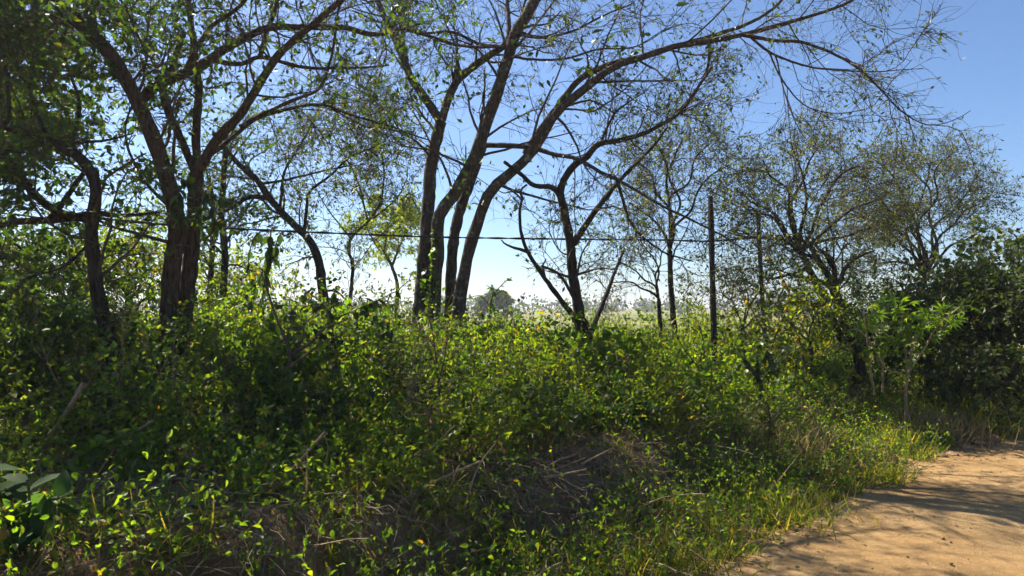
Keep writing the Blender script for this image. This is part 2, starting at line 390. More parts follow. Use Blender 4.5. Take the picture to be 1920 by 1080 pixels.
# centre tree: four leaning stems and a long limb arching to the right
Yc = 9.0
centre = [
 ('trunk', [(788, 590), (796, 500), (803, 420), (806, 350), (812, 290), (826, 228)], 46, 35, Yc, Yc, .05),
 ('trunk', [(812, 595), (820, 470), (822, 408), (850, 365), (882, 310), (906, 250), (930, 180), (948, 120), (967, 60), (992, 20), (1030, -70)], 40, 32, Yc-.15, Yc-.4, .7),
 ('trunk', [(842, 600), (846, 520), (852, 440), (866, 380), (885, 330), (906, 268)], 35, 30, Yc+.15, Yc, .05),
 ('trunk', [(856, 605), (872, 500), (890, 430), (905, 385), (925, 350), (960, 320), (1000, 280), (1040, 215), (1085, 175), (1150, 125), (1210, 105), (1270, 85), (1330, 77), (1390, 65), (1450, 50), (1520, 30), (1590, 5), (1650, -40)], 42, 7, Yc-.1, Yc-1.6, .8),
 ('branch', [(826, 228), (800, 190), (772, 150), (758, 118), (740, 75), (725, 40), (695, -30)], 28, 15, Yc, Yc+.4, 1.2),
 ('branch', [(764, 130), (757, 85), (742, 50), (735, -10)], 15, 9, Yc+.15, Yc+.9, 1),
 ('branch', [(826, 228), (850, 165), (870, 138), (905, 113), (940, 90), (962, 72)], 27, 20, Yc, Yc-.3, 1),
 ('branch', [(948, 125), (953, 60), (950, 0), (946, -80)], 17, 11, Yc-.3, Yc+.2, 1),
 ('branch', [(985, 288), (1010, 250), (1050, 190), (1090, 145), (1140, 122), (1205, 107)], 23, 16, Yc-.25, Yc-.8, .7),
 ('branch', [(905, 272), (950, 272), (1000, 277), (1040, 290), (1080, 298), (1120, 320), (1170, 345), (1240, 385), (1330, 430), (1400, 470)], 17, 4, Yc-.1, Yc-1.6, .6),
 ('branch', [(1390, 66), (1450, 78), (1500, 80), (1560, 100), (1610, 130), (1650, 170), (1690, 210), (1740, 235), (1790, 225), (1820, 207)], 12, 2, Yc-1.1, Yc-1.9, 1.0),
 ('branch', [(1270, 85), (1330, 70), (1400, 45), (1450, 15), (1490, -30)], 14, 8, Yc-.9, Yc-.4, 1.2),
 ('branch', [(1400, 62), (1440, 95), (1500, 120), (1560, 130), (1640, 135), (1730, 128)], 9, 2, Yc-1.1, Yc-1.4, .7),
 ('branch', [(1440, 95), (1468, 150), (1505, 195), (1560, 212), (1620, 205)], 6, 1.5, Yc-1.1, Yc-1.5, .6),
 ('branch', [(1455, 105), (1470, 170), (1492, 230), (1510, 260)], 5, 1.5, Yc-1.1, Yc-.9, .6),
 ('branch', [(960, 62), (1020, 70), (1080, 55), (1130, 30), (1190, 5)], 10, 4, Yc-.4, Yc-1.1, 1.1),
 ('branch', [(950, 105), (1000, 112), (1060, 110), (1120, 93), (1190, 88), (1260, 50)], 9, 3, Yc-.4, Yc-1.2, 1.1),
 ('branch', [(945, 88), (900, 82), (850, 60), (790, 62), (730, 48), (660, 20)], 11, 5, Yc-.3, Yc-1.0, 1.3),
 ('branch', [(812, 300), (780, 262), (730, 240), (680, 235), (620, 205), (560, 195)], 8, 3, Yc, Yc-.6, .7),
 ('branch', [(1330, 77), (1325, 130), (1300, 175), (1270, 210)], 9, 5, Yc-.9, Yc-.6, .5),
]
ctree, cpol, ccur, cbase = tree('arching_tree', 'tall tree with four leaning bare stems and a long limb arching right over the thicket', centre, 11, ws=.62,
    bark=M_bark, leafm=M_tree, leaf=(.062, .42), per=1.5, sides=12,
    lv=[LV(3.9, .9, 1.05, .36, 6, .2, .03, rmax=.02), LV(6.5, .8, .5, .5, 4, .22, -.05, rmax=.0075), LV(4.0, .8, .3, .6, 3, .25, -.14)],
    leafdens=lambda p: np.where(p[:, 0] > .4, .55, .22))

# left tree: two trunks forking into a wide spreading crown
Yl = 6.6
left = [
 ('trunk', [(300, 725), (312, 620), (322, 500), (330, 420), (308, 320), (268, 215), (225, 130), (185, 78), (120, 20), (50, -60)], 54, 34, Yl, Yl-.5, .7),
 ('trunk', [(335, 735), (347, 600), (356, 500), (363, 400), (368, 325)], 48, 40, Yl+.15, Yl+.15, .05),
 ('branch', [(368, 330), (345, 270), (316, 205), (308, 165), (330, 110), (345, 60)], 25, 16, Yl+.15, Yl+.5),
 ('branch', [(368, 330), (368, 240), (372, 160), (362, 90), (352, 0), (340, -80)], 26, 14, Yl+.2, Yl+.8, 1.1),
 ('branch', [(368, 330), (400, 270), (450, 215), (490, 150), (530, 95), (590, 45), (640, 0), (700, -60)], 30, 15, Yl+.15, Yl-.2, 1.0),
 ('branch', [(390, 292), (430, 262), (480, 222), (540, 203), (600, 196), (660, 215), (740, 240), (805, 263)], 14, 4, Yl+.1, Yl+.8, .9),
 ('branch', [(450, 238), (540, 192), (600, 165), (622, 110), (632, 50), (640, -20)], 12, 6, Yl+.3, Yl+.1, .9),
 ('branch', [(256, 198), (290, 162), (340, 140), (390, 113), (430, 85), (500, 52), (560, 51), (640, 50), (700, 64), (760, 55), (860, 86), (940, 88)], 30, 6, Yl-.2, Yl+1.2, 1.1),
 ('branch', [(400, 113), (450, 120), (490, 108), (560, 125), (640, 128), (730, 122)], 15, 5, Yl, Yl+.4, 1),
 ('branch', [(488, 107), (500, 60), (516, 20), (530, -50)], 15, 10, Yl+.1, Yl-.2, 1),
 ('branch', [(186, 80), (174, 40), (166, 0), (160, -60)], 22, 15, Yl-.45, Yl-.1, 1.0),
 ('branch', [(345, 135), (372, 85), (395, 50), (440, 20), (480, -20)], 16, 10, Yl, Yl-.6, 1.1),
 ('branch', [(240, 165), (275, 112), (255, 60), (235, 10)], 9, 5, Yl-.4, Yl-.9, 1),
 ('branch', [(335, 400), (280, 350), (245, 290), (235, 240), (250, 190)], 11, 5, Yl, Yl+.6, .8),
]
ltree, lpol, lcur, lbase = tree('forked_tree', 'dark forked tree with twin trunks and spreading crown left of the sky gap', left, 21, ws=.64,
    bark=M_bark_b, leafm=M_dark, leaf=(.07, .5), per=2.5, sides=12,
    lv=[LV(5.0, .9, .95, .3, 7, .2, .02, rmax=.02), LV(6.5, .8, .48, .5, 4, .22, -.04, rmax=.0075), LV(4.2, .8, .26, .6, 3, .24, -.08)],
    leafdens=lambda p: np.where(p[:, 0] < -3.0, 1.0, .6))

# crooked tree at the far left
Y4 = 6.0
crook = [
 ('trunk', [(222, 725), (208, 645), (186, 560), (174, 460), (178, 400), (182, 352), (165, 312), (130, 282), (80, 262), (20, 240), (-60, 215)], 38, 22, Y4, Y4-.3, .8),
 ('branch', [(168, 412), (110, 398), (60, 360), (20, 305), (-40, 265)], 24, 15, Y4, Y4-.6),
 ('branch', [(168, 405), (90, 414), (0, 420), (-90, 428)], 21, 16, Y4, Y4+.4, .8),
 ('branch', [(85, 418), (110, 390), (140, 347), (156, 325)], 16, 12, Y4-.1, Y4, .5),
 ('branch', [(178, 398), (230, 404), (300, 398)], 17, 5, Y4, Y4+.5, .8),
 ('branch', [(110, 268), (190, 264), (250, 250)], 10, 4, Y4-.1, Y4+.3, .9),
 ('branch', [(90, 262), (60, 170), (70, 70), (60, -30)], 12, 7, Y4-.2, Y4+.4, 2.0),
 ('branch', [(130, 280), (150, 190), (120, 90), (140, 0)], 10, 5, Y4-.1, Y4+.9, 1.8),
 ('branch', [(20, 240), (10, 120), (-20, 20)], 10, 6, Y4-.3, Y4-.1, 2.0),
 ('branch', [(175, 450), (120, 500), (60, 520), (10, 560)], 8, 3, Y4, Y4-.4, .8),
]
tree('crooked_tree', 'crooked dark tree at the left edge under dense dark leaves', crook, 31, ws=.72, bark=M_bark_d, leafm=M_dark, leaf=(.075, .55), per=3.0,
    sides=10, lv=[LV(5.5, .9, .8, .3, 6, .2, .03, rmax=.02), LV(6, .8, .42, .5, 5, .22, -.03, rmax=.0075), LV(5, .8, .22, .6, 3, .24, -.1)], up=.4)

# dark twisted tree right of the centre, with dead stubs
Y3 = 8.4
twist = [
 ('trunk', [(1090, 645), (1086, 590), (1076, 530), (1070, 460), (1058, 400), (1050, 362), (1058, 335)], 27, 18, Y3, Y3, .3),
 ('branch', [(1058, 337), (1075, 312), (1100, 295), (1125, 270), (1170, 262), (1220, 245), (1270, 215), (1300, 180), (1335, 125)], 17, 5, Y3, Y3-.3, 1),
 ('branch', [(1053, 372), (1035, 352), (1000, 348), (975, 326), (960, 315), (945, 303)], 14, 8, Y3, Y3-.2, .15),
 ('branch', [(1076, 458), (1105, 412), (1140, 365), (1170, 330), (1200, 300), (1232, 265), (1250, 240)], 17, 5, Y3, Y3+.5, 1.2),
 ('dead_branch', [(1112, 640), (1052, 562), (1020, 520), (990, 475), (978, 440), (974, 400), (979, 372), (976, 358), (988, 346)], 15, 5, Y3+.1, Y3+.1, .05),
 ('dead_branch', [(988, 472), (974, 467), (962, 464), (947, 457), (940, 450)], 9, 3, Y3+.1, Y3, .1),
 ('dead_branch', [(978, 374), (962, 360), (945, 362), (932, 356)], 5, 2, Y3+.1, Y3+.2, .2),
 ('dead_branch', [(1022, 520), (1018, 500), (1024, 485)], 6, 3, Y3+.1, Y3+.05, .1),
 ('branch', [(1105, 620), (1068, 545), (1045, 512), (1015, 498)], 11, 5, Y3-.1, Y3-.3, .4),
 ('branch', [(1108, 625), (1130, 570), (1150, 520), (1170, 470)], 13, 6, Y3+.1, Y3+.5, 1),
 ('branch', [(1160, 345), (1185, 420), (1240, 470), (1300, 490)], 8, 3, Y3+.2, Y3+.5, 1),
 ('branch', [(1125, 270), (1150, 215), (1180, 190), (1210, 172)], 7, 3, Y3-.1, Y3+.2, 1),
 ('branch', [(1072, 480), (1050, 470), (1030, 430), (1040, 400)], 4, 1.5, Y3, Y3-.3, 1.2),
]
tree('twisted_tree', 'small dark twisted tree with a dead snag beside the gap of open sky', twist, 41, ws=.8, bark=M_bark_d, leafm=M_tree, leaf=(.06, .5), per=1.5,
    lv=[LV(5.0, .8, .7, .35, 6, .22, .06, rmax=.02), LV(5.5, .75, .4, .5, 5, .2, .02, rmax=.0075), LV(4, .7, .22, .6, 4, .2, 0)])

# trees behind
tree('leaning_tree', 'slim tree leaning left with a curved black trunk in the gap', [
 ('trunk', [(615, 605), (604, 540), (598, 490), (580, 450), (555, 425), (525, 395), (505, 370), (480, 335), (440, 300), (400, 250)], 27, 12, 10.5, 10.5, .7),
 ('branch', [(570, 437), (575, 390), (580, 362), (620, 330), (655, 297), (700, 277), (732, 268)], 10, 3, 10.5, 10.2, 1.2),
 ('branch', [(508, 372), (470, 370), (440, 386), (408, 402)], 15, 8, 10.5, 10.2, .5),
 ('branch', [(485, 345), (540, 335), (600, 322), (660, 310)], 8, 3, 10.5, 11, 1.2),
 ('branch', [(525, 395), (535, 320), (570, 260), (600, 200)], 9, 3, 10.5, 10.9, 1.2),
 ('branch', [(606, 545), (632, 548), (660, 575)], 7, 4, 10.5, 10.3, .6)], 51, bark=M_bark_d, leafm=M_tree, leaf=(.065, .45), per=1.9,
    lv=[LV(4.5, .8, .9, .35, 6, .22, .03, rmax=.02), LV(6, .8, .45, .5, 5, .22, -.02, rmax=.0075), LV(4.5, .8, .25, .6, 3, .22, -.05)])
tree('willowy_tree', 'thin crooked tree with pale feathery leaves left of the four-stemmed tree', [
 ('trunk', [(652, 590), (662, 500), (653, 470), (662, 442), (690, 415), (715, 380)], 11, 6, 12, 12, .5),
 ('branch', [(690, 415), (670, 340), (640, 280), (610, 230)], 6, 3, 12, 12.2, 1.4),
 ('branch', [(715, 380), (720, 310), (700, 240), (690, 180)], 6, 2, 12, 12.6, 1.4),
 ('branch', [(700, 410), (745, 370), (765, 330)], 5, 2, 12, 11.6, 1.3),
 ('branch', [(660, 450), (620, 400), (590, 350)], 5, 2, 12, 12.2, 1.2)], 61, bark=M_bark_d, leafm=M_olive, leaf=(.08, .34), per=3.3,
    lv=[LV(7, .8, .9, .4, 6, .2, .02, rmax=.01), LV(6, .8, .5, .5, 5, .2, -.05, rmax=.0075), LV(4.5, .7, .3, .6, 3, .2, -.12)])
tree('yellow_green_tree', 'distant rounded tree with yellow-green crown beside the leftmost stem of the four', [
 ('trunk', [(742, 600), (745, 540), (735, 500), (720, 470), (705, 450)], 12, 6, 20, 20, .5),
 ('branch', [(735, 500), (750, 460), (765, 430)], 7, 4, 20, 20.5, 1.4),
 ('branch', [(720, 470), (730, 420), (745, 400)], 6, 3, 20, 19.5, 1.4),
 ('branch', [(712, 470), (690, 430), (690, 410)], 6, 3, 20, 20.5, 1.2)], 71, bark=M_bark_d, leafm=M_weed_y, leaf=(.12, .45), per=4.5, tpl=LEAF2,
    lv=[LV(5, .8, .9, .4, 5, .2, .03, rmax=.02), LV(6, .8, .5, .5, 4, .2, 0, rmax=.008), LV(5, .8, .3, .6, 3, .2, 0)])
tree('slender_tree', 'straight slender trunk right of the twin trunks, standing in the thicket', [
 ('trunk', [(420, 640), (418, 560), (421, 480), (416, 400), (420, 320), (425, 240)], 22, 12, 11, 11, .8),
 ('branch', [(418, 470), (445, 420), (470, 380)], 7, 3, 11, 10.6, 1.2), ('branch', [(416, 400), (390, 340), (380, 280)], 7, 3, 11, 11.5, 1.2),
 ('branch', [(420, 320), (455, 270), (480, 240)], 7, 3, 11, 11.5, 1.2)], 81, bark=M_bark_d, leafm=M_dark, leaf=(.075, .5), per=3.5,
    lv=[LV(5, .9, .8, .35, 5, .2, 0, rmax=.02), LV(5, .8, .45, .5, 4, .2, -.03, rmax=.0075), LV(4.5, .8, .25, .6, 3, .2, -.06)])
tree('slender_tree', 'thin dark trunk half hidden between the twin trunks and the straight slender one', [
 ('trunk', [(385, 620), (393, 540), (397, 470), (400, 400), (392, 330)], 17, 10, 12, 12, .8),
 ('branch', [(397, 470), (370, 430), (350, 400)], 6, 3, 12, 12.4, 1.2), ('branch', [(400, 400), (425, 350), (440, 300)], 6, 3, 12, 11.6, 1.2)], 82, bark=M_bark_d, leafm=M_dark,
    leaf=(.075, .5), per=3.5, lv=[LV(5, .9, .8, .35, 5, .2, 0, rmax=.02), LV(5, .8, .45, .5, 4, .2, -.03, rmax=.0075), LV(4.5, .8, .25, .6, 3, .2, -.06)])

def bgtree(name, label, root, tips, Yb, seed, w=(14, 4), leafm=M_olive, leaf=(.08, .45), per=3, lv=None, bark=M_bark_d, **k):
    rng = R_(seed); limbs = []
    (x0, y0), (x1, y1) = root
    limbs.append(('trunk', [(x0, y0), ((x0+x1)/2+rng.uniform(-5, 5), (y0+y1)/2), (x1, y1)], w[0]*1.2, w[0], Yb, Yb, .2))
    for tx, ty in tips:
        L_ = math.hypot(tx-x1, ty-y1); nx_, ny_ = -(ty-y1)/L_, (tx-x1)/L_; sg = 1 if tx > x1 else -1
        path = [(x1, y1)]
        for u in (.2, .42, .62, .82):
            o_ = L_*(-.11*math.sin(u*3.1)*sg+rng.uniform(-.06, .06)); path.append((x1+(tx-x1)*u+nx_*o_, y1+(ty-y1)*u+ny_*o_))
        limbs.append(('branch', path+[(tx, ty)], w[0]*.6, w[1], Yb, Yb+rng.uniform(-1, 1), 1))
    lv = lv or [LV(6, .7, .9, .4, 6, .2, .03, rmax=.02), LV(6.5, .7, .5, .5, 4, .2, 0, rmax=.0075), LV(4.5, .7, .28, .6, 3, .2, 0)]
    return tree(name, label, limbs, seed, bark=bark, leafm=leafm, leaf=leaf, per=per, lv=lv, sides=8, **k)

bgtree('spindly_tree', 'half bare spindly tree with fine twigs behind the twisted tree', ((1265, 620), (1256, 470)),
    [(1190, 300), (1230, 270), (1280, 260), (1330, 270), (1365, 310), (1180, 380)], 11.5, 91, leafm=M_olive, per=1.5, leaf=(.07, .42))
bgtree('spindly_tree', 'half bare tree with fine twigs directly right of the black fence post', ((1580, 640), (1500, 470)),
    [(1390, 360), (1430, 300), (1480, 265), (1540, 270), (1610, 310), (1670, 360), (1380, 440), (1660, 440)], 11.5, 92, leafm=M_olive, per=1.9, leaf=(.075, .42), w=(17, 4))
bgtree('feathery_tree', 'airy fan-shaped tree with feathery layered leaves against blue sky at right', ((1690, 620), (1735, 520)),
    [(1640, 300), (1690, 265), (1745, 300), (1790, 285), (1830, 330), (1845, 380), (1825, 440), (1580, 400), (1640, 360), (1600, 490), (1570, 330)], 14, 93, leafm=M_olive, per=2.8, leaf=(.075, .34), w=(14, 3))
bgtree('spindly_tree', 'low crooked tree with dark forking trunk behind the palmate-leaved sapling', ((1610, 660), (1565, 545)),
    [(1450, 440), (1400, 400), (1500, 420), (1640, 470), (1540, 470), (1430, 520)], 10.2, 94, leafm=M_olive, per=1.3, leaf=(.07, .5), w=(26, 4))
bgtree('spindly_tree', 'olive leafy tree filling the space left of the black fence post', ((1240, 640), (1235, 560)),
    [(1160, 490), (1200, 450), (1250, 460), (1150, 530)], 10, 95, leafm=M_olive, per=.9, leaf=(.065, .45), w=(11, 3))

# dense dark bushes and screen of small trees
for k, (lab, root, tips, Yb, w, lm, lf, pr) in enumerate([
  ('dense dark bush filling the right edge above the road', ((1880, 760), (1870, 640)), [(1800, 580), (1850, 550), (1910, 550), (1960, 555), (1990, 600), (1800, 630), (1940, 650), (1840, 690)], 10.0, (20, 6), M_bush, (.1, .55), 6),
  ('dense dark bush behind the palmate-leaved sapling', ((1740, 730), (1740, 620)), [(1660, 590), (1690, 570), (1740, 555), (1800, 565), (1820, 610), (1680, 650), (1800, 680)], 10.6, (18, 6), M_bush, (.09, .55), 6),
  ('dark bush with loose sprays of round leaves poking into blue sky', ((1900, 640), (1850, 560)), [(1830, 530), (1845, 490), (1880, 510), (1915, 500), (1950, 500), (1800, 555)], 11.5, (14, 4), M_bush, (.11, .75), 2.2),
  ('leafy small tree behind the crooked trunk at far left', ((60, 720), (60, 600)), [(-40, 500), (20, 450), (80, 450), (140, 480), (160, 560), (-20, 580)], 9.5, (18, 6), M_dark, (.08, .55), 6),
  ('backlit yellow-green small tree between the crooked and the twin trunks', ((240, 700), (245, 600)), [(200, 500), (240, 460), (290, 470), (310, 540), (190, 570), (270, 420)], 10, (14, 5), M_weed_y, (.07, .5), 4.5),
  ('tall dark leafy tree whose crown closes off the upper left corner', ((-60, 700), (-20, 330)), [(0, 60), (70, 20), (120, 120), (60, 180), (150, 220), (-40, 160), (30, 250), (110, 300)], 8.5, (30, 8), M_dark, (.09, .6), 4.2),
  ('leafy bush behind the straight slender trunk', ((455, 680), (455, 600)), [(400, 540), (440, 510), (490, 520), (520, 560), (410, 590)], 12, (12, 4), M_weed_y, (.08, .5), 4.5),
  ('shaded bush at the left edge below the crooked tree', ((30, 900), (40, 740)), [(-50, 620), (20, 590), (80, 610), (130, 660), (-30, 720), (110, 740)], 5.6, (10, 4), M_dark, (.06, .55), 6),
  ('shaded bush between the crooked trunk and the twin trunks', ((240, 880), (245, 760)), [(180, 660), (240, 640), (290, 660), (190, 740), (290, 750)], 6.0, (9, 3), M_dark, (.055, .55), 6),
  ('dark bush of small leaves right of the twin trunks', ((440, 850), (440, 740)), [(380, 660), (430, 640), (490, 650), (510, 720), (390, 730)], 6.4, (8, 3), M_weed, (.05, .6), 6),
  ('olive bush behind the two fence posts', ((1380, 700), (1390, 620)), [(1350, 540), (1390, 520), (1430, 540), (1460, 580), (1340, 590)], 11.8, (8, 3), M_olive, (.07, .5), 1.8),
  ('yellow-olive bush between the weathered post and the palmate-leaved sapling', ((1520, 720), (1520, 640)), [(1460, 570), (1500, 540), (1550, 560), (1580, 610), (1470, 620)], 9.6, (8, 3), M_weed_y, (.06, .55), 3.4),
  ('low bush screening the field below the far right trees', ((1640, 720), (1640, 650)), [(1580, 600), (1620, 590), (1670, 600), (1710, 630), (1590, 650)], 11.6, (8, 3), M_dark, (.075, .5), 5),
  ('dense dark bush low at the right edge beside the road bend', ((1860, 780), (1850, 730)), [(1790, 660), (1830, 640), (1890, 650), (1940, 680), (1800, 710), (1900, 720), (1950, 730), (1850, 740)], 9.4, (9, 4), M_bush, (.08, .55), 6),
  ]):
    bgtree('leafy_bush' if 'bush' in lab else 'small_tree', lab, root, tips, Yb, 200+k, w, lm, lf, pr, cat='bush' if 'bush' in lab else 'tree',
        lv=[LV(6, .9, .55*Yb/9, .4, 5, .22, .02, rmax=.02), LV(5.5, .85, .34*Yb/9, .5, 4, .22, 0, rmax=.0075), LV(4.5, .8, .2*Yb/9, .6, 3, .22, -.05)])

# ------------------------------------------------------------------ undergrowth
def px_col(x, y): return 960 + F*x/np.maximum(y, .5)
def thicket_h(x, y):
    """height of the weeds above the soil"""
    d = road_d(x, y); px = px_col(x, y)
    top = np.interp(px, [0, 250, 500, 650, 900, 1100, 1300, 1500, 1700, 1900], [1.25, 1.2, 1.12, 1.08, 1.05, 1.1, 1.3, 1.3, 1.15, 1.1])
    front = sstep(.9, 3.4, d - .4*sstep(1100, 1700, px))
    h = top*(.30+.70*front)*(1+.34*noise2(x*1.7, y*1.7, .5))
    h = h*(.22+.78*sstep(3.7, 5.7, y + .35*noise2(x*2, y*2+3, .5)))
    return np.clip(h, .15, 1.65)
def scatter(n, rng, x0, x1, y0, y1): return rng.uniform(x0, x1, n), rng.uniform(y0, y1, n)
def in_view(x, y, m=120): p = px_col(x, y); return (p > -m) & (p < 1920+m) & (y > 1.5)

def weeds(x, y, h, rng, stems, leafg, leaf=(.06, .6), nb=6, per=6, lean=.25, tpl=LEAF4, sm=0, lm=0, droop=-.55, up=.75, r0=.004, Ks=6, btube=True):
    n = len(x); base = np.stack([x, y, ground_z(x, y)-.01], -1)
    d = rng.normal(size=(n, 3))*lean; d[:, 2] = 1
    st = sprout(base, d, h*1.05, Ks, .1, .02, rng); sr = (r0*(.6+.5*h))[:, None]*np.linspace(1, .35, Ks+1)[None]
    tubes(stems, st, sr, 3, sm)
    hl = np.repeat(h, 1)
    br, brr = children(st, sr, nb, .95, .34, .6, 2, .18, .02, rng, t0=.25)
    if tpl is not LEAF2 and btube: tubes(stems, br, brr, 3, sm)
    p1, d1 = leaf_sites(br, per, rng, t0=.1, droop=droop); p2, d2 = leaf_sites(st, per, rng, t0=.3, droop=droop)
    p = np.vstack([p1, p2]); dd_ = np.vstack([d1, d2])
    leaves(leafg, p, dd_, rng.uniform(.5, 1.25, len(p))*leaf[0], leaf[1], rng, tpl, up, lm)
    return st

rng = R_(300)
# mass of leafy weeds: nobody could count it. Mounds of one kind each, with gaps of shade between, and thin filler
g = Geo(); rg = R_(311)
def weed_ok(x, y):
    d = road_d(x, y); px = px_col(x, y)
    k = in_view(x, y) & (d > 1.3+.4*noise2(x*2, y*2, .5)+.45*sstep(1300, 1700, px)+.25*np.exp(-((px-1060)/130)**2)) & (d < 9)
    k &= ~((y < 4.55) & (px > 60) & (px < 480)) & ~((y < 3.7) & (px < 700))
    return k & ~((((x+.78)/.55)**2+((y-5.45)/.6)**2 < 1)) & ~(((px-1440)/60)**2+((y-7.4)/.5)**2 < 1)
# kind: leaf length, width, material slot, leaves per shoot, side shoots, lean, droop
KINDS = [((.05, .7), 1, 7, 6, .22, -.55), ((.054, .4), 2, 7, 6, .2, -.45), ((.075, .72), 3, 6, 5, .25, -.6), ((.034, .5), 2, 10, 7, .3, -.3),
         ((.1, .78), 1, 4, 5, .2, -.8), ((.045, .62), 1, 8, 6, .35, -.5), ((.062, .34), 3, 7, 6, .3, -.2)]
mx, my = scatter(1500, rg, -9, 11, 3.2, 13.5); k = weed_ok(mx, my) & (rg.random(1500) < np.clip(1.3-.11*road_d(mx, my), .25, 1)); mx, my = mx[k], my[k]
keep = []                                                   # mounds keep some distance from each other
for i in range(len(mx)):
    if all((mx[i]-mx[j])**2+(my[i]-my[j])**2 > .42**2 for j in keep): keep.append(i)
mx, my = mx[keep][:190], my[keep][:190]; nm = len(mx); mr = rg.uniform(.26, .52, nm); mh = rg.uniform(.82, 1.3, nm)
pm = np.where(px_col(mx, my)[:, None] < 620, np.array([.26, .05, .24, .08, .1, .2, .07]), np.array([.15, .24, .1, .17, .09, .17, .08])); mk = np.array([rg.choice(7, p=q/q.sum()) for q in pm])
cnt = np.maximum((mr/.4)**2*19, 7).astype(int); idx = np.repeat(np.arange(nm), cnt)
a_ = rg.uniform(0, 6.28, len(idx)); q_ = np.sqrt(rg.random(len(idx))); X_ = mx[idx]+np.cos(a_)*q_*mr[idx]; Y_ = my[idx]+np.sin(a_)*q_*mr[idx]
H_ = thicket_h(X_, Y_)*mh[idx]*(1-.42*q_**2)*rg.uniform(.8, 1.08, len(idx)); K_ = mk[idx]
fx, fy = scatter(14000, rg, -9, 11, 3.0, 13.5); k = weed_ok(fx, fy) & (rg.random(len(fx)) < np.clip(1.2-.12*(road_d(fx, fy)-1.5), .22, 1)); fx, fy = fx[k][:1500], fy[k][:1500]
X_ = np.r_[X_, fx]; Y_ = np.r_[Y_, fy]; H_ = np.r_[H_, thicket_h(fx, fy)*rg.uniform(.5, .85, len(fx))*(1+.28*sstep(2.8, 4.5, road_d(fx, fy)))]; K_ = np.r_[K_, rg.choice([0, 1, 5, 6], len(fx))]
k = weed_ok(X_, Y_); X_, Y_, H_, K_ = X_[k], Y_[k], np.clip(H_[k], .12, 1.7), K_[k]
for kk, (leaf, lm, per, nb, lean, drp) in enumerate(KINDS):
    for y0, y1, tpl, Ks, gr in ((0, 4.4, LEAF8, 4, 1), (4.4, 7.3, LEAF4, 3, 1), (7.3, 99, LEAF2, 3, 1.2)):
        m_ = (K_ == kk) & (Y_ >= y0) & (Y_ < y1)
        if m_.any(): weeds(X_[m_], Y_[m_], H_[m_], rg, g, g, (leaf[0]*gr, leaf[1]), nb, per, lean, tpl, 0, lm, drp, .5, Ks=Ks)
print('weeds', len(X_), 'mounds', nm)
stuff(g.build('undergrowth', [M_stem, M_weed, M_weed_y, M_dark]), 'tangled green leafy weeds filling the ground between road and trees', 'undergrowth')

g = Geo(); rg = R_(325); x, y = scatter(1600, rg, -6, 9, 4.4, 11); d = road_d(x, y); px = px_col(x, y)
k = in_view(x, y) & (d > 1.0) & (d < 6) & (noise2(x*1.4+2, y*1.4-6, .5) > .1-.5*sstep(1250, 1600, px)); x, y = x[k][:360], y[k][:360]
weeds(x, y, thicket_h(x, y)*rg.uniform(.7, 1.15, len(x)), rg, g, g, (.024, .5), 5, 5, .3, sm=0, lm=1, up=.4)
stuff(g.build('dry_weeds', [M_dead, M_straw]), 'straw-coloured dry weed stalks with small withered leaves in the thicket', 'weeds')

# low ground cover on the bank and verge
g = Geo(); rg = R_(330); x, y = scatter(26000, rg, -7, 10, 2.0, 11); d = road_d(x, y); px = px_col(x, y)
pat = noise2(x*2+1, y*2, .5)
k = in_view(x, y) & ~((y > 3.45) & (y < 4.15) & (px > 60) & (px < 330)) & (d > .12+.25*noise2(x*3, y*3, .4)) & (d < 3.3) & (pat > -.8) & ~((np.abs(px-1050) < 58+30*pat) & (d > .85) & (d < 1.4))
x, y = x[k], y[k]; x, y = x[:4200], y[:4200]
h = rg.uniform(.07, .36, len(x)); nr = y < 3.9
weeds(x[nr], y[nr], h[nr], rg, g, g, (.04, .55), 2.6, 3.6, .6, sm=0, lm=1, r0=.003, up=.6, tpl=LEAF8, Ks=3, btube=False); nr = ~nr
weeds(x[nr], y[nr], h[nr], rg, g, g, (.04, .55), 2.6, 3.6, .6, sm=0, lm=1, r0=.003, up=.6, Ks=3, btube=False)
stuff(g.build('low_weeds', [M_stem, M_weed]), 'low sprawling green weeds on the verge and bank', 'weeds')

# grass on the verge
def grass(geo, x, y, h, rng, wid=.006, lean=.5, mat=0, z=None):
    n = len(x); zb = ground_z(x, y) if z is None else z
    base = np.stack([x, y, zb-.01], -1); d = rng.normal(size=(n, 3))*lean; d[:, 2] = 1
    st = sprout(base, d, h, 3, .12, -.22, rng)
    a = rng.uniform(0, 6.28, n); s = np.stack([np.cos(a), np.sin(a), 0*a], -1)
    w = np.array([1, .9, .6, .05])[None, :, None]*wid*rng.uniform(.7, 1.4, n)[:, None, None]
    L = st - s[:, None]*w; R = st + s[:, None]*w
    V = np.stack([L, R], 2).reshape(-1, 3); i = (np.arange(n)[:, None]*8+np.arange(3)[None]*2).ravel()
    geo.add(V, np.stack([i, i+1, i+3, i+2], -1), mat)
g = Geo(); rg = R_(340); cx, cy_ = scatter(11000, rg, -7, 11, 2.0, 12); d = road_d(cx, cy_); px = px_col(cx, cy_)
k = in_view(cx, cy_) & (d > .05+.22*noise2(cx*2.5, cy_*2.5, .5)) & (d < 2.3+.8*sstep(1400, 1700, px))
k &= (noise2(cx*2.2, cy_*2.2+5, .5) > -.1-.8*sstep(1.1, .5, d)*sstep(1000, 1300, px)) & ~((np.abs(px-1050) < 90) & (d > .85) & (d < 1.5))
cx, cy_ = cx[k], cy_[k]; nb = 14
x = np.repeat(cx, nb)+rg.normal(size=len(cx)*nb)*.035; y = np.repeat(cy_, nb)+rg.normal(size=len(cx)*nb)*.035
hh = np.repeat(rg.uniform(.08, .26, len(cx)), nb)*rg.uniform(.5, 1.2, len(x))
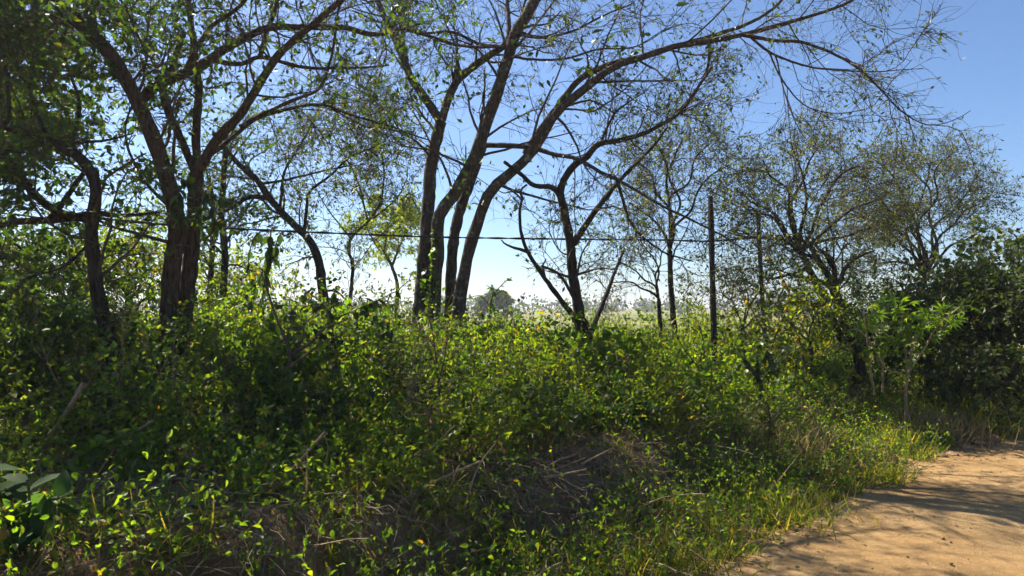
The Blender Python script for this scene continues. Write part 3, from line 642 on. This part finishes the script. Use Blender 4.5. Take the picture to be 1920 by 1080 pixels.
grass(g, x, y, hh, rg); print('grass blades', len(x))
stuff(g.build('verge_grass', M_grass), 'short bright green grass along the edge of the sandy road', 'grass')

g = Geo(); rg = R_(345); cx, cy_ = scatter(7000, rg, -6, 8, 2.2, 9.5); d = road_d(cx, cy_); px = px_col(cx, cy_)
k = in_view(cx, cy_) & (d > .35) & (d < 2.1) & (noise2(cx*1.9+3, cy_*1.9, .5) > .05); cx, cy_ = cx[k][:620], cy_[k][:620]
x = np.repeat(cx, 10)+rg.normal(size=len(cx)*10)*.05; y = np.repeat(cy_, 10)+rg.normal(size=len(cx)*10)*.05
grass(g, x, y, rg.uniform(.1, .42, len(x)), rg, .0035, 1.1)
stuff(g.build('dry_grass', M_straw), 'flattened straw-coloured dry grass on the bank', 'grass')

# dry leaf litter, twigs and roots
g = Geo(); rg = R_(350); x, y = scatter(26000, rg, -7, 10, 2.0, 10); d = road_d(x, y)
k = in_view(x, y) & (d > .1+.3*noise2(x*3, y*3, .4)) & (d < 3.2); x, y = x[k], y[k]
p = np.stack([x, y, ground_z(x, y)+.008+rg.random(len(x))*.02], -1); dv = rg.normal(size=(len(x), 3)); dv[:, 2] *= .35
leaves(g, p, dv, rg.uniform(.02, .06, len(x)), .5, rg, LEAF4, .5)
stuff(g.build('leaf_litter', M_litter), 'brown dry leaf litter scattered over the bank', 'leaf litter')
g = Geo(); x, y = scatter(16000, rg, -7, 9, 2.0, 9); d = road_d(x, y); px = px_col(x, y)
k = in_view(x, y) & (d > .25) & (d < 2.6) & (noise2(x*1.8+7, y*1.8, .5) > -.1+.5*sstep(1250, 1600, px)); x, y = x[k], y[k]; n = len(x)
a = rg.uniform(0, 6.28, n); L = rg.uniform(.12, .6, n)
b = np.stack([x, y, ground_z(x, y)+.015+.1*rg.random(n)**2], -1); dv = np.stack([np.cos(a), np.sin(a), rg.normal(0, .25, n)], -1)
st = sprout(b, dv, L, 5, .16, -.02, rg); st[:, :, 2] = np.maximum(st[:, :, 2], ground_z(st[:, :, 0], st[:, :, 1])+.004)
tubes(g, st, (.0013+.0055*rg.random(n)**3)[:, None]*np.linspace(1, .5, 6)[None], 3)
# hair roots hanging down the cut bank
x = rg.uniform(-1.2, 1.3, 500); dr = rg.uniform(1.15, 1.55, 500)
s_ = rg.uniform(-2.4, 1.2, 500); x = P0X+s_*NY+dr*NX; y = P0Y-s_*NX+dr*NY
b = np.stack([x, y, ground_z(x, y)+.03], -1); dv = np.stack([.7+.4*rg.normal(size=500), -.75+.4*rg.normal(size=500), -.3+.3*rg.random(500)], -1)
st = sprout(b, dv, rg.uniform(.15, .5, 500), 6, .25, -.1, rg); st[:, :, 2] = np.maximum(st[:, :, 2], ground_z(st[:, :, 0], st[:, :, 1])+.006)
tubes(g, st, np.full((500, 7), .0016), 3); print('sticks', n)
stuff(g.build('dry_twigs', M_dead), 'grey dry twigs and root hairs littering the bank', 'twigs')

# pebbles and crumbs on the road
g = Geo(); rg = R_(360); n = 1500; s_ = rg.uniform(-3, 10, n); t_ = .45-rg.random(n)**2*4.5
x = P0X+s_*NY+t_*NX; y = P0Y-s_*NX+t_*NY; r = rg.uniform(.003, .011, n)*(1+1.0*(rg.random(n) > .96))
oct_ = np.array([(1, 0, 0), (0, 1, 0), (-1, 0, 0), (0, -1, 0), (0, 0, .7), (0, 0, -.7)], float); of = np.array([(0, 1, 4), (1, 2, 4), (2, 3, 4), (3, 0, 4), (1, 0, 5), (2, 1, 5), (3, 2, 5), (0, 3, 5)])
V = np.stack([x, y, ground_z(x, y)+.014], -1)[:, None]+r[:, None, None]*oct_[None]*rg.uniform(.7, 1.3, (n, 6, 1))
g.add(V, (of[None]+(np.arange(n)*6)[:, None, None]).reshape(-1, 3)); n = 420; s_ = rg.uniform(-3, 9, n); t_ = .4-rg.random(n)**2*4; x = P0X+s_*NY+t_*NX; y = P0Y-s_*NX+t_*NY; dv = rg.normal(size=(n, 3)); dv[:, 2] *= .15
leaves(g, np.stack([x, y, ground_z(x, y)+.02], -1), dv, rg.uniform(.015, .045, n), .45, rg, LEAF4, .85, 1)
stuff(g.build('road_grit', [M_stone, M_litter], smooth=True), 'small stones, crumbs of earth and dry leaves strewn on the sandy road', 'grit')

# ------------------------------------------------------------------ fence posts and wires
def post(name, label, top, bot_px, Yp, w, mat, split=False):
    t = P(*top, Yp); b = P(bot_px, top[1], Yp); gz = float(ground_z(b[0], b[1]))-.1
    o = thing(name, label, 'post', (b[0], b[1], gz)); gg = Geo(); r = w/2/F*Yp
    k = 14; pts = np.stack([np.linspace(b[0], t[0], k), np.full(k, Yp), np.linspace(gz, t[2], k)], -1)
    rr = r*(1+.08*np.sin(np.arange(k)*1.3)); rr[-1] *= .82
    tubes(gg, pts[None], rr[None], 8); nb_ = (k-1)*8; gg.add(np.vstack([gg.v[0][nb_:nb_+8], [pts[-1]+(0, 0, .01)]]), [(i, (i+1) % 8, 8) for i in range(8)])
    gg.build('shaft', mat, o, False, (b[0], b[1], gz)); return o, (b[0], b[1], gz)
p1, b1 = post('fence_post', 'tall straight black post standing in the thicket right of centre', (1332, 368), 1339, 9.4, 11, M_post)
p2, b2 = post('fence_post', 'weathered wooden post with a leaning top, right of the black post', (1421, 407), 1437, 11, 8, M_wpost)
for py in (452, 580):                                       # wire staples on the black post
    gg = Geo(); c = P(1333+(py-368)*.028, py, 9.4); th = np.linspace(0, 6.28, 13); ring = np.stack([c[0]+.04*np.cos(th), c[1]+.04*np.sin(th), c[2]+0*th], -1)
    tubes(gg, ring[None], np.full((1, 13), .004), 4); gg.build('wire_tie', M_wire, p1, True, b1)

def wire(name, label, px, Ys, w, twist=0, cat='cable', n=160):
    pts = spline(np.array([P(a, b, Yy) for (a, b), Yy in zip(px, Ys)]), n); gg = Geo()
    o = thing(name, label, cat, pts[0])
    if twist:
        s = np.r_[0, np.cumsum(np.linalg.norm(np.diff(pts, axis=0), axis=1))]; ph = s/twist*6.28
        for q in (0, math.pi):
            gs = Geo(); off = np.stack([0*ph, np.cos(ph+q), np.sin(ph+q)], -1)*w*.48
            tubes(gs, (pts+off)[None], np.full((1, n), w*.55), 6); gs.build('strand', M_wire, o, True, pts[0])
    else:
        tubes(gg, pts[None], np.full((1, n), w), 5); gg.build('strand', M_wire, o, True, pts[0])
    return o
wire('overhead_cable', 'thick twisted black cable sagging from the left trees to the posts', [(150, 406), (310, 421), (440, 429), (620, 437), (800, 444), (960, 447), (1120, 449), (1240, 450), (1334, 452), (1420, 445), (1520, 436)],
     [6.4, 6.75, 7.0, 7.5, 8.0, 8.45, 8.85, 9.15, 9.36, 10.95, 12.5], .014, .6, n=420)
wire('thin_wire', 'thin straight wire crossing the sky behind the four-stemmed tree', [(560, 228), (740, 284), (880, 312), (1000, 330)], [11, 11, 11, 11], .004)
wire('fence_wire', 'thin fence wire running low between the two posts', [(1338, 579), (1380, 583), (1435, 582)], [9.36, 10.2, 10.95], .003)

# ------------------------------------------------------------------ single plants one can point at
LEAFMESH = {}
def leaf_mesh(kind, mat):
    key = (kind, mat.name)
    if key in LEAFMESH: return LEAFMESH[key]
    if kind == 'palm':                                      # palmate leaf of seven fingers
        V, Fc = [], []
        for a in np.radians([-110, -70, -35, 0, 35, 70, 110]):
            L = 1-.22*abs(a)/1.9; c, s = math.cos(a), math.sin(a); b = len(V)
            for (u, v, z) in [(.05, 0, 0), (.5, .11, .04), (1, 0, -.22), (.5, -.11, .04), (.5, 0, -.02)]:
                u *= L; V.append((c*u-s*v, s*u+c*v, z*L))
            Fc += [(b, b+4, b+1), (b+1, b+4, b+2), (b, b+3, b+4), (b+3, b+2, b+4)]
    else:
        wid = {'oval': .55, 'round': .85, 'long': .36, 'heart': .8}[kind]
        prof = [(0, .0), (.1, .28 if kind != 'heart' else .45), (.3, .5), (.55, .44), (.8, .22), (1, 0)]
        V, Fc = [], []
        for u, w in prof: V += [(u, w*wid, .07*w-.28*u*u), (u, 0, -.28*u*u-.01), (u, -w*wid, .07*w-.28*u*u)]
        for i in range(len(prof)-1):
            a = i*3; Fc += [(a, a+1, a+4, a+3), (a+1, a+2, a+5, a+4)]
    me = bpy.data.meshes.new('leaf'); me.from_pydata([tuple(map(float, v)) for v in V], [], Fc); me.materials.append(mat)
    for p_ in me.polygons: p_.use_smooth = True
    LEAFMESH[key] = me; return me
def put_leaf(me, pos, d, size, parent, origin, rng, up=.8, name='leaf'):
    d = nrm(np.asarray(d, float)); u = rng.normal(size=3)*(1-up); u[2] += up
    s = nrm(np.cross(u, d)); nn = np.cross(d, s); sz = float(size)
    o = bpy.data.objects.new(name, me); COL.objects.link(o); o.parent = parent
    q = np.asarray(pos)-np.asarray(origin)
    o.matrix_local = Matrix(((d[0]*sz, s[0]*sz, nn[0]*sz, q[0]), (d[1]*sz, s[1]*sz, nn[1]*sz, q[1]), (d[2]*sz, s[2]*sz, nn[2]*sz, q[2]), (0, 0, 0, 1)))
    return o
def along(pts, t):
    t = t*(len(pts)-1); i = min(int(t), len(pts)-2); u = t-i; return pts[i]*(1-u)+pts[i+1]*u, nrm(pts[i+1]-pts[i])
def leafy(name, label, cat, stems, Ys, kind, mat, nleaf, size, seed, wpx=(5, 2), smat=None, out=.8, droop=-.3, up=.8, t0=.2, group=None, petiole=0., part='stem', ground=True):
    """a plant of drawn stems carrying single leaves; stems: list of pixel polylines"""
    rng = R_(seed); polys = [spline(np.array([P(a, b, Yy) for a, b in s]), 16) for s, Yy in zip(stems, Ys)]
    if ground:
        q = polys[0]; gz = float(ground_z(q[0][0], q[0][1]))
        base = np.array((q[0][0], q[0][1], gz-.02)) if q[0][2] > gz-.02 else q[0]
    else: base = polys[0][0]
    o = thing(name, label, cat, base, group)
    for k, (q, Yy) in enumerate(zip(polys, Ys)):
        if k == 0 and ground and q[0][2] > base[2]+.03: q = np.vstack([base, base*.5+q[0]*.5, q]); polys[k] = q
        n = len(q); gg = Geo(); f = 1 if k == 0 else .75
        tubes(gg, q[None], (np.linspace(wpx[0], wpx[1], n)*f/2/F*Yy)[None], 6); gg.build(part, smat or M_stem, o, True, base)
    if nleaf:
        me = leaf_mesh(kind, mat); ln = np.array([np.linalg.norm(np.diff(q, axis=0), axis=1).sum() for q in polys]); pet = Geo()
        for k in rng.choice(len(polys), nleaf, p=ln/ln.sum()):
            p, T = along(polys[k], rng.uniform(t0, 1)); d = T*.5+rng.normal(size=3)*out; d[2] += droop
            if petiole:
                e = nrm(d*np.array((1, 1, .3))+np.array((0, 0, .5)))*petiole*rng.uniform(.6, 1.3); tubes(pet, np.stack([p, p+e*.5, p+e])[None], np.full((1, 3), .002), 3); p = p+e
            put_leaf(me, p, d, size*rng.uniform(.65, 1.25), o, base, rng, up)
        if pet.n: pet.build('leaf_stalks', M_stem, o, False, base)['kind'] = 'stuff'
    return o, polys, base

leafy('broad_leaved_plant', 'pale broad-leaved plant in the bottom left corner', 'plant',
   [[(40, 1110), (50, 1000), (55, 930), (50, 900)], [(60, 1080), (20, 1000), (0, 930), (-15, 880)], [(60, 1080), (80, 1000), (100, 950), (110, 930)], [(30, 1090), (-20, 1020), (-60, 960)]],
   [3.0, 3.0, 2.95, 3.1], 'oval', M_big, 46, .155, 401, (8, 4), out=.8, droop=-.1, t0=.3, up=.7)
leafy('young_shoot', 'yellow-green shoot with drooping slim leaves beside the broad-leaved plant', 'plant',
   [[(105, 1090), (108, 1000), (112, 950), (118, 930)], [(108, 1000), (128, 970), (140, 985)], [(108, 1020), (90, 985), (75, 975)]],
   [3.0, 3.0, 3.0], 'long', M_vine, 15, .10, 402, (5, 3), droop=-.7, t0=.35)
leafy('draped_creeper', 'bright green creeper draped over a leaning dry stick at lower left', 'creeper',
   [[(60, 950), (120, 890), (190, 840), (250, 805), (275, 830), (268, 880), (255, 930)], [(190, 840), (215, 825), (245, 812), (260, 850), (250, 900)], [(120, 890), (140, 865), (200, 830), (240, 820)], [(240, 812), (232, 870), (238, 920)]],
   [4.1, 4.05, 4.1, 4.0], 'heart', leaf_mat('creeper_leaf', [(0, (.08, .14, .02)), (1, (.14, .2, .03))], .5, (2.0, 2.0, .5), .45, .35, by_object=True), 230, .066, 403, (4, 2), droop=-.5, out=.9, t0=.05)
leafy('dry_stick', 'pale brown stick leaning up out of the dark at far left', 'stick', [[(60, 870), (95, 815), (130, 765), (157, 718)]], [4.4], 'oval', M_vine, 0, .1, 404, (7, 9), smat=M_dead, part='stick')
leafy('dry_stick', 'leaning dry stick under the draped creeper', 'stick', [[(110, 935), (180, 870), (240, 820), (288, 788)]], [4.15], 'oval', M_vine, 0, .1, 405, (7, 5), smat=M_dead, part='stick')
leafy('dry_stalk', 'brown dry seed stalk standing right of the draped creeper', 'stalk', [[(330, 960), (345, 915), (358, 880), (364, 850)]], [3.9], 'oval', M_litter, 22, .03, 406, (5, 4), smat=M_dead, t0=.7, part='stalk')
leafy('dead_sapling', 'bare brown sapling with a forked top in front of the left thicket', 'sapling',
   [[(522, 880), (528, 820), (535, 760), (532, 700), (545, 665), (520, 600), (500, 540), (490, 510)], [(545, 665), (580, 645), (610, 615), (650, 600)], [(540, 760), (570, 745), (600, 738), (650, 732)], [(545, 668), (570, 630), (560, 610), (530, 600)], [(540, 690), (575, 665), (610, 640), (640, 628)]],
   [5.0, 5.0, 4.9, 5.1, 4.9], 'oval', M_vdark, 0, .1, 407, (9, 3), smat=M_twig, part='branch')
leafy('hanging_vine', 'vine with dark drooping leaves dangling from the cable left of centre', 'vine',
   [[(508, 432), (506, 470), (498, 520), (490, 580)], [(512, 433), (480, 440), (466, 490), (478, 550)], [(500, 500), (480, 530), (470, 570)], [(530, 434), (520, 450), (512, 490)]],
   [7.15, 7.15, 7.15, 7.2], 'oval', M_vdark, 62, .13, 408, (3, 2), droop=-1.1, out=.5, t0=.0, ground=False)
leafy('leafy_spray', 'dark spray of oval leaves hanging in front of the twin trunks', 'spray',
   [[(330, 330), (380, 360), (400, 400), (395, 440)], [(345, 335), (335, 370), (345, 410)], [(380, 360), (430, 380), (450, 410)]],
   [5.8, 5.8, 5.8], 'oval', M_vdark, 60, .11, 409, (4, 2), droop=-.7, out=.8, t0=.05, ground=False)
leafy('dark_leaved_sapling', 'sapling with dark rounded leaves in front of the sky gap', 'sapling',
   [[(640, 760), (632, 690), (625, 630), (620, 580), (630, 560)], [(628, 650), (600, 620), (585, 600)], [(622, 600), (670, 580), (715, 560), (745, 545)], [(622, 590), (600, 570), (570, 575)], [(640, 670), (690, 640), (730, 620)]],
   [5.6, 5.6, 5.6, 5.6, 5.6], 'oval', M_vdark, 120, .085, 410, (5, 2), droop=-.5, t0=.3)
leafy('climbing_creeper', 'green creeper climbing the left stems of the four-stemmed tree', 'creeper',
   [[(800, 600), (808, 540), (812, 480), (816, 440), (818, 405)], [(815, 590), (822, 540), (815, 500), (818, 460)], [(800, 560), (790, 530), (800, 500)]],
   [8.75, 8.7, 8.75], 'heart', M_vine, 110, .085, 411, (3, 2), droop=-.5, t0=.0)
leafy('feathery_weed', 'tall weed with pale feathery seed plumes in front of the four-stemmed tree', 'weed',
   [[(830, 800), (822, 720), (815, 650), (805, 600), (785, 575)], [(822, 700), (800, 640), (790, 605)], [(822, 720), (835, 660), (840, 610)], [(815, 650), (790, 620), (760, 600)]],
   [6.0, 6.0, 6.0, 6.0], 'long', M_straw, 200, .032, 412, (4, 2), droop=-.2, t0=.5, out=1.0)
leafy('leafy_sprig', 'sprig of rounded leaves poking up into the sky gap right of the four stems', 'sprig',
   [[(915, 640), (918, 590), (925, 555), (945, 530), (960, 520)], [(920, 575), (900, 555), (875, 560)], [(925, 555), (945, 545), (950, 570)], [(918, 570), (925, 545), (912, 535)]],
   [7.4, 7.4, 7.4, 7.4], 'round', M_vine, 48, .055, 413, (3, 1.5), t0=.35, droop=-.2)
leafy('palmate_sapling', 'sapling with pale stems and bright palmate leaves before the dark bushes', 'sapling',
   [[(1698, 730), (1705, 680), (1715, 640), (1735, 610), (1770, 590)], [(1700, 720), (1698, 660), (1690, 615), (1695, 580)], [(1702, 700), (1735, 650), (1755, 615), (1800, 575)], [(1640, 740), (1630, 680), (1625, 630), (1620, 590)], [(1655, 735), (1655, 670), (1650, 620), (1665, 570)], [(1690, 700), (1660, 690), (1630, 640), (1600, 610)]],
   [8.4, 8.5, 8.3, 8.4, 8.6, 8.3], 'palm', M_vine, 120, .125, 414, (6, 3), smat=M_dead, t0=.38, petiole=.15, droop=-.6, out=.8, up=.5)
leafy('yellow_vine', 'vine with yellow and olive leaves tumbling right of the black post', 'vine',
   [[(1440, 700), (1450, 640), (1475, 600), (1500, 640), (1510, 690)], [(1450, 640), (1480, 560), (1460, 510), (1440, 480)], [(1475, 600), (1500, 560), (1530, 580), (1540, 640)], [(1450, 650), (1420, 600), (1400, 560)]],
   [8.8, 8.8, 8.7, 8.9], 'oval', leaf_mat('yellowing_leaf', [(0, (.07, .09, .015)), (.5, (.12, .13, .02)), (.85, (.22, .17, .02)), (1, (.3, .16, .02))], .5, (1.9, 1.8, .5), .45, .35, by_object=True), 180, .075, 415, (4, 2), t0=.1)
leafy('climber_bush', 'dark glossy-leaved climber mounded below the two fence posts', 'bush',
   [[(1430, 800), (1425, 720), (1420, 660), (1440, 630)], [(1425, 720), (1400, 680), (1395, 650)], [(1425, 720), (1460, 670), (1475, 650)], [(1422, 690), (1440, 660), (1450, 700)]],
   [7.6, 7.6, 7.6, 7.5], 'heart', M_vdark, 150, .075, 416, (4, 2), t0=.15)
leafy('orange_flowered_weed', 'weed with orange turning leaves left of the curved black trunk', 'weed',
   [[(560, 720), (562, 650), (558, 600), (550, 575)], [(562, 650), (580, 610), (590, 585)], [(560, 680), (545, 640), (548, 610)]],
   [8.2, 8.2, 8.2], 'oval', leaf_mat('orange_leaf', [(0, (.4, .17, .015)), (.6, (.45, .25, .02)), (1, (.1, .13, .02))], .5, (1.5, 1.3, .5), .5, .3, by_object=True), 46, .065, 417, (3, 1.5), t0=.4)
for k, (lab, stems, Yy, kind, m, nl, sz) in enumerate([
  ('bright heart-leaved weed beside the dark hollow in the thicket', [[(745, 900), (735, 830), (728, 780), (735, 745)], [(735, 830), (760, 790), (775, 770)], [(733, 800), (705, 775), (690, 770)]], 5.0, 'heart', M_vine, 46, .07),
  ('lit weed with pointed leaves on the bank rim, right of the dark hollow', [[(890, 880), (880, 820), (872, 770), (868, 730)], [(880, 820), (850, 790), (835, 780)], [(878, 800), (905, 770), (915, 750)]], 5.0, 'heart', M_vine, 52, .065),
  ('tall leafy weed overhanging the bare soil of the bank', [[(1045, 880), (1050, 820), (1045, 760), (1040, 720)], [(1050, 820), (1080, 790), (1090, 770)], [(1048, 800), (1015, 780), (1000, 770)]], 5.2, 'oval', M_vdark, 70, .06),
  ('weed with yellow-lit leaves at the thicket edge below the black post', [[(1330, 830), (1325, 760), (1335, 710), (1330, 670)], [(1325, 760), (1300, 730), (1290, 710)], [(1328, 740), (1360, 715), (1370, 700)]], 6.2, 'heart', M_vine, 64, .06),
  ('yellow-leaved weed standing by the dry grass near the road', [[(1440, 830), (1445, 790), (1438, 755)], [(1443, 800), (1465, 775), (1475, 765)], [(1443, 800), (1425, 780), (1415, 770)]], 6.6, 'oval', LEAFMESH and bpy.data.materials['yellowing_leaf'], 44, .07),
  ('small fresh-leaved weed at the right end of the bank by the road', [[(1385, 925), (1382, 890), (1378, 865)], [(1383, 900), (1400, 880), (1408, 872)]], 5.4, 'oval', M_vine, 26, .05),
  ('pale grey-green flowering weed in the shade right of the creeper', [[(400, 900), (400, 850), (395, 800), (400, 770)], [(400, 850), (425, 810), (440, 795)], [(400, 840), (370, 800), (350, 780)]], 4.7, 'oval', M_big, 48, .06),
  ('leafy weed in front of the black post foot', [[(1300, 760), (1310, 690), (1318, 640), (1310, 610)], [(1310, 690), (1280, 650), (1270, 630)], [(1312, 670), (1340, 640), (1350, 625)]], 7.6, 'oval', M_vine, 70, .06),
  ]):
    leafy('leafy_weed', lab, 'weed', stems, [Yy]*len(stems), kind, m, nl, sz, 430+k, (4, 2), t0=.2, droop=-.5)

# large leaves on the near boughs of the arching tree, big enough to tell apart
rg = R_(450); me = leaf_mesh('long', M_vdark); q = [cpol[i][0] for i in (15, 16, 8, 11)]
for k in range(120):
    c = q[rg.integers(len(q))]; p, T = along(c, rg.uniform(.15, 1)); p = p+rg.normal(size=3)*np.array((.28, .2, .22)); d = T*.3+rg.normal(size=3); d[2] += .2
    put_leaf(me, p, d, rg.uniform(.09, .16), ctree, cbase, rg, .4)

# fallen dead branches on the bank
for k, (lab, pts, Yy, w) in enumerate([
  ('long pale fallen branch lying from lower left up to the dead sapling', [(385, 985), (460, 930), (540, 885), (610, 810)], 4.0, (5, 6)),
  ('straight dry stick lying level across the lower left grass', [(380, 963), (470, 965), (560, 985)], 3.7, (4, 3)),
  ('dark bundle stick lying across the middle of the bank', [(640, 975), (740, 945), (800, 910), (900, 865)], 4.1, (7, 4)),
  ('thin dry stick slanting above the bundle sticks', [(720, 890), (790, 855), (850, 800)], 4.5, (4, 2)),
  ('curved pale root arching beside the fallen branch', [(300, 900), (340, 898), (390, 905), (430, 930)], 3.9, (3, 3)),
  ('pale bent stick at the top of the bare soil', [(1020, 895), (1055, 890), (1100, 880)], 4.7, (6, 4)),
  ('short stick poking up right above the bare soil', [(1090, 870), (1130, 850), (1150, 840)], 4.8, (3, 4)),
  ('bleached stalk stretched across the dark hollow', [(735, 782), (790, 778), (840, 779)], 5.4, (4, 3)),
  ('thin grey stick rising steeply in the dark hollow', [(705, 870), (720, 830), (732, 800)], 4.9, (3, 2)),
  ('long thin reddish stick leaning over the bank centre', [(870, 960), (880, 920), (900, 870), (930, 830)], 4.2, (4, 2)),
  ('dry forked twig at the bottom edge below the bare soil', [(1000, 1085), (1040, 1060), (1055, 1050), (1030, 1010)], 3.8, (4, 2)),
  ('short upright pale stick in the lower left grass', [(272, 1010), (278, 1000), (286, 985)], 3.7, (6, 6)),
  ]):
    leafy('fallen_stick', lab, 'stick', [pts], [Yy], 'oval', M_litter, 0, .1, 460+k, w, smat=M_dead, part='stick', ground=False)

# grass tussocks
def tussock(label, px, py, Yy, n, h, seed, mat, spread=.12, lean=.25, wid=.005):
    c = P(px, py, Yy); rg = R_(seed); gz = float(ground_z(c[0], c[1])); gg = Geo()
    x = c[0]+rg.normal(size=n)*spread; y = c[1]+rg.normal(size=n)*spread
    grass(gg, x, y, h*rg.uniform(.5, 1.1, n), rg, wid, lean); o = thing('grass_tussock', label, 'grass', (c[0], c[1], gz)); stuff(gg.build('blades', mat, o, False, (c[0], c[1], gz)))
tussock('tall olive grass tussock beside the far bend of the road', 1845, 790, 8.6, 520, .6, 500, M_grass, .22)
tussock('dry yellow-brown grass tussock by the road edge stones', 1760, 800, 8.2, 700, .45, 501, M_straw, .25)
tussock('upright green grass clump by the road verge', 1690, 800, 7.6, 180, .4, 502, M_grass, .12)
tussock('bright green grass tuft jutting onto the sand', 1660, 885, 6.3, 260, .22, 503, M_grass, .12, .5)
tussock('bright grass tuft at the nearest corner of the verge', 1270, 1050, 4.2, 300, .25, 504, M_grass, .15, .5)
tussock('green grass tuft at the bottom under the bank', 960, 1010, 4.2, 220, .25, 505, M_grass, .12, .45)
tussock('dry straw tuft among the weeds near the yellow-leaved weed', 1500, 800, 7.0, 600, .45, 506, M_straw, .3, .4)
tussock('bright grass strip on the verge above the sand', 1460, 960, 5.3, 420, .26, 507, M_grass, .25, .5)

# stones at the road edge
rg = R_(520); import bmesh
for k, (px, py, Yy, r) in enumerate([(1785, 850, 7.4, .05), (1810, 838, 7.7, .06), (1765, 858, 7.3, .04), (1835, 830, 7.9, .07), (1862, 822, 8.2, .08), (1880, 820, 8.3, .05), (1745, 862, 7.2, .035), (1850, 835, 7.9, .04), (1905, 812, 8.5, .05)]):
    c = P(px, py, Yy); bm = bmesh.new(); bmesh.ops.create_icosphere(bm, subdivisions=2, radius=r)
    for v in bm.verts: v.co = Vector((v.co.x*1.5, v.co.y, v.co.z*.65))*(1+rg.normal()*.1)
    me_ = bpy.data.meshes.new('edge_stone'); bm.to_mesh(me_); bm.free(); me_.materials.append(M_stone); o = bpy.data.objects.new('edge_stone', me_); COL.objects.link(o)
    o.location = (c[0], c[1], float(ground_z(c[0], c[1]))+r*.3); o.rotation_euler = (0, 0, rg.uniform(0, 6)); tag(o, 'small reddish stone in the row at the far road edge', 'stone', 'stones along the far road edge')

# ------------------------------------------------------------------ far country
g = Geo(); rg = R_(600)
for Yf, n, hm, sp in [(320, 220, 6.0, 420), (180, 60, 5.0, 230)]:
    cx = rg.uniform(-sp, sp, n); cyy = Yf+rg.uniform(-25, 25, n); hh = hm*rg.uniform(.6, 1.3, n)*(1+.3*noise2(cx*.05, cyy*0, 1)); m = 60
    u = nrm(rg.normal(size=(n*m, 3)))*rg.random((n*m, 1))**.4; c = np.stack([cx, cyy, -1.1+hh*.55], -1)
    p = np.repeat(c, m, 0)+u*np.repeat(np.stack([hh*.8, hh*.8, hh*.55], -1), m, 0)
    leaves(g, p, rg.normal(size=p.shape), rg.uniform(.8, 1.6, len(p))*Yf/250, .8, rg, LEAF2, .4)
stuff(g.build('far_tree_line', M_far), 'hazy line of far trees along the horizon', 'trees')
bgtree('far_tree', 'far dome-shaped blue-grey tree in the sky gap behind the weeds', ((928, 590), (928, 578)), [(905, 574), (912, 566), (925, 560), (938, 564), (948, 574), (930, 570)], 110, 610, (4, 2), M_far, (.8, .7), 6, tpl=LEAF2,
    lv=[LV(1.2, .9, 1.8, .4, 4, .2, .02), LV(5, .9, 1.1, .5, 3, .2, 0), LV(4, .9, .8, .6, 3, .2, 0)])

# ------------------------------------------------------------------ the hazy air
bm = bmesh.new(); bmesh.ops.create_cube(bm, size=1.0); me_ = bpy.data.meshes.new('haze'); bm.to_mesh(me_); bm.free()
hz = bpy.data.objects.new('haze', me_); COL.objects.link(hz); hz.scale = (8200, 8200, 18.0); hz.location = (0, 0, 6.5); stuff(hz)
m, nt, out = mat_new('haze_air'); pv = nt.nodes.new('ShaderNodeVolumePrincipled'); pv.inputs['Color'].default_value = (.86, .92, 1, 1); pv.inputs['Density'].default_value = .0007
pv.inputs['Anisotropy'].default_value = .35; nt.links.new(pv.outputs[0], out.inputs['Volume']); me_.materials.append(m)


print('TRIS', sum(len(me.loops)-2*len(me.polygons) for me in bpy.data.meshes))
